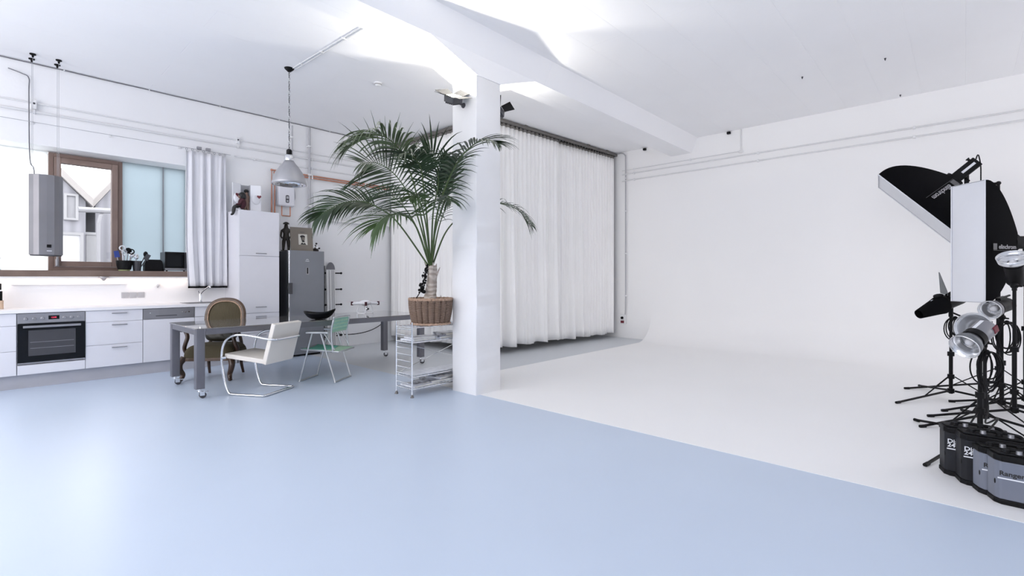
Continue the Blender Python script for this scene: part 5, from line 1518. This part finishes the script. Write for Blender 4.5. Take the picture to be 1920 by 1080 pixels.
def coil(label, uvd, R, n, seed, sq=1.25):
    c = Vector(uvd); rr = random.Random(seed)
    t = thing('coiled_cable', label, 'cable', c)
    b = MB()
    for i in range(n):
        r = R * rr.uniform(.75, 1.1); a = rr.uniform(-.5, .5); off = Vector((rr.uniform(-.03, .03), rr.uniform(-.03, .03), 0))
        ax = (RIGHT * math.cos(a) + FWD * math.sin(a))
        pts = [off + ax * (r * .8 * math.sin(2 * PI * k / 28)) + UP * (-r * sq + r * sq * math.cos(2 * PI * k / 28)) for k in range(28)]
        b.tube(pts, .0055, 6, closed=True)
    b.build('loops', 'cable', t, smooth=60)
    b = MB(); b.ell((0, 0, -.005), .022, .022, .022, 10, 8); b.build('tie', 'black', t, smooth=180)
coil('black cable hung in loops under the snoot lamp', top + RIGHT * .045 - UP * .01, .095, 7, 1)
coil('black cable hung in loops under the grey head with the red tag', grey_top + RIGHT * .05 + UP * .02, .11, 8, 2)
coil('black cable hung in long loops from the head with the small grey reflector', small_top + RIGHT * .05, .12, 7, 3)
coil('black cable hung in loops under the head at the back of the strip softbox', strip_top + RIGHT * .05 + UP * .03, .12, 6, 4)

# power packs in a row on the floor, each overlapping the next
def pack(label, fc, W, T, H, m, txt, sub, tm, rz=.22):
    """fc: floor point of the front left corner; the printed front faces local -x"""
    t = thing('power_pack', label, 'power pack', (fc[0], fc[1], 0))
    def plan(g): return [(0 - g, -.022 - g), (.022 - g * .5, 0 + g), (T + g, .028 + g), (T + g, -W - g), (0 - g, -W - g)]
    b = MB(); b.prism(plan(0), .028, H - .045); bd = b.build('case', m, t, bevel=.008, bseg=3)
    b = MB(); b.prism(plan(.004), 0, .030); b.build('base_bumper', 'black', t, bevel=.006)
    b = MB(); b.prism(plan(.005), H - .047, H - .012); b.prism(plan(-.008), H - .012, H); tp = b.build('top_panel', 'black', t, bevel=.007)
    for i, y in enumerate((-.05, -.10, -.17, -.22)):
        if -y > W - .03: continue
        c = MB(); c.lathe([(.016, 0), (.014, .018), (0, .019)], 14, Matrix.Translation((T * .35, y, H))); c.build('knob', 'steel' if i % 2 else 'black', tp, smooth=40)
        c = MB(); c.box(T * .6, T * .85, y - .012, y + .012, H, H + .006); c.build('key', 'print' if i == 1 else 'darkgrey', tp)
    c = MB(); c.tube(cat_rom([(T * .5, -.03, H - .01), (T * .5, -.05, H + .012), (T * .5, -W * .5, H + .018), (T * .5, -W + .05, H + .012), (T * .5, -W + .03, H - .01)], 30), .010, 8); c.build('handle', 'black', t, smooth=60)
    ft = lambda y, z: frame_mtx((-.0012, y, z), (0, -1, 0), (0, 0, 1))
    if sub:
        lettering('model_lettering', txt, .034, tm, t, ft(-.014, H * .662), bold=.018, sx=1.12)
        lettering('model_number', sub, .034, tm, t, ft(-.014, H * .582), bold=.022, sx=1.15)
        zl = H * .552
    else:
        lettering('model_lettering', txt, .036, tm, t, ft(-.018, H * .57), bold=.018, sx=1.0)
        zl = H * .525
    c = MB(); c.box(-.0015, .0, -W + .02, -.012, zl - .007, zl); c.build('print_line', 'print', t)
    lettering('maker_lettering', 'elinchrom', .018, tm, t, ft(-W + .125, .05), bold=.01)
    c = MB(); c.ell((.028, -.004, H * .42), .012, .006, .024, 12, 8); c.build('side_socket', 'black', t, smooth=180)
    return t
pack('black power pack at the far left end of the row on the floor', (4.245, .100, 0), .30, .115, .325, 'packblack', 'Digital', '2400', 'print')
pack('black power pack second in the row, half covering the far black one', (4.122, .020, 0), .30, .115, .325, 'packblack', 'Digital', '2400', 'print')
pack('blue-grey power pack wedged between the black one and the front grey one', (4.010, -.060, 0), .30, .09, .290, 'packgrey', 'Ranger', None, 'ink')
pack('blue-grey power pack nearest the camera, its whole printed front showing', (3.908, -.122, 0), .30, .092, .290, 'packgrey', 'Ranger', None, 'ink')
b = MB(); b.tube(cat_rom([(4.10, -.10, .36), (4.35, -.15, .39), (4.6, -.10, .30), (4.9, -.12, .35), (5.02, -.10, .55)], 30), .0055, 8)
tag(b.build('power_cable', 'cable', smooth=60), 'black cable looping from the power packs up to the front stand', 'cable')

# ================================================================= LIGHT
world = bpy.data.worlds.new('overcast_sky'); SC.world = world; world.use_nodes = True
bg = world.node_tree.nodes['Background']
bg.inputs['Color'].default_value = (.985, .957, .985, 1)
bg.inputs['Strength'].default_value = 7.3

def lamp(name, kind, loc, energy, col, **k):
    l = bpy.data.lights.new(name, kind); l.energy = energy; l.color = col
    for a, v in k.items(): setattr(l, a, v)
    o = bpy.data.objects.new(name, l); COL.objects.link(o); o.location = loc
    return o
def portal(loc, rot, sx, sy):
    o = lamp('window_portal', 'AREA', loc, 1, (1, 1, 1), shape='RECTANGLE', size=sx, size_y=sy)
    o.rotation_euler = rot; o.data.cycles.is_portal = True
for y0, y1, z0, z1 in ((-2.4, .2, 1.3, 3.15), (.6, 3.6, 1.3, 3.15), (4.0, 7.5, .9, 3.6)):
    portal((XL - .05, (y0 + y1) / 2, (z0 + z1) / 2), (0, -PI / 2, 0), z1 - z0, y1 - y0)
for x0, x1 in ((7.3, 8.9),):
    portal(((x0 + x1) / 2, YB - .05, 2.35), (PI / 2, 0, 0), x1 - x0, 1.9)  # samples sky light through the added rear opening
portal((-.4, YK + .46, 2.17), (-PI / 2, 0, 0), 5.0, 1.6)
# halogen floodlights aimed at the ceiling
for c, n, e in FLOODS:
    o = lamp('halogen_lamp', 'SPOT', c + n * .012, e, (1, .955, .87), spot_size=math.radians(176), spot_blend=.1, shadow_soft_size=.02)
    o.rotation_mode = 'QUATERNION'; o.rotation_quaternion = (-n).to_track_quat('Z', 'Y')
# warm under-sill strip
o = lamp('sill_strip_light', 'AREA', (.75, 8.50, 1.262), 2.3, (1, .80, .66), shape='RECTANGLE', size=2.6, size_y=.03)
SC.view_settings.exposure = -0.30
SC.cycles.max_bounces = 16
SC.cycles.diffuse_bounces = 14
SC.cycles.sample_clamp_indirect = 8
SC.cycles.caustics_reflective = False
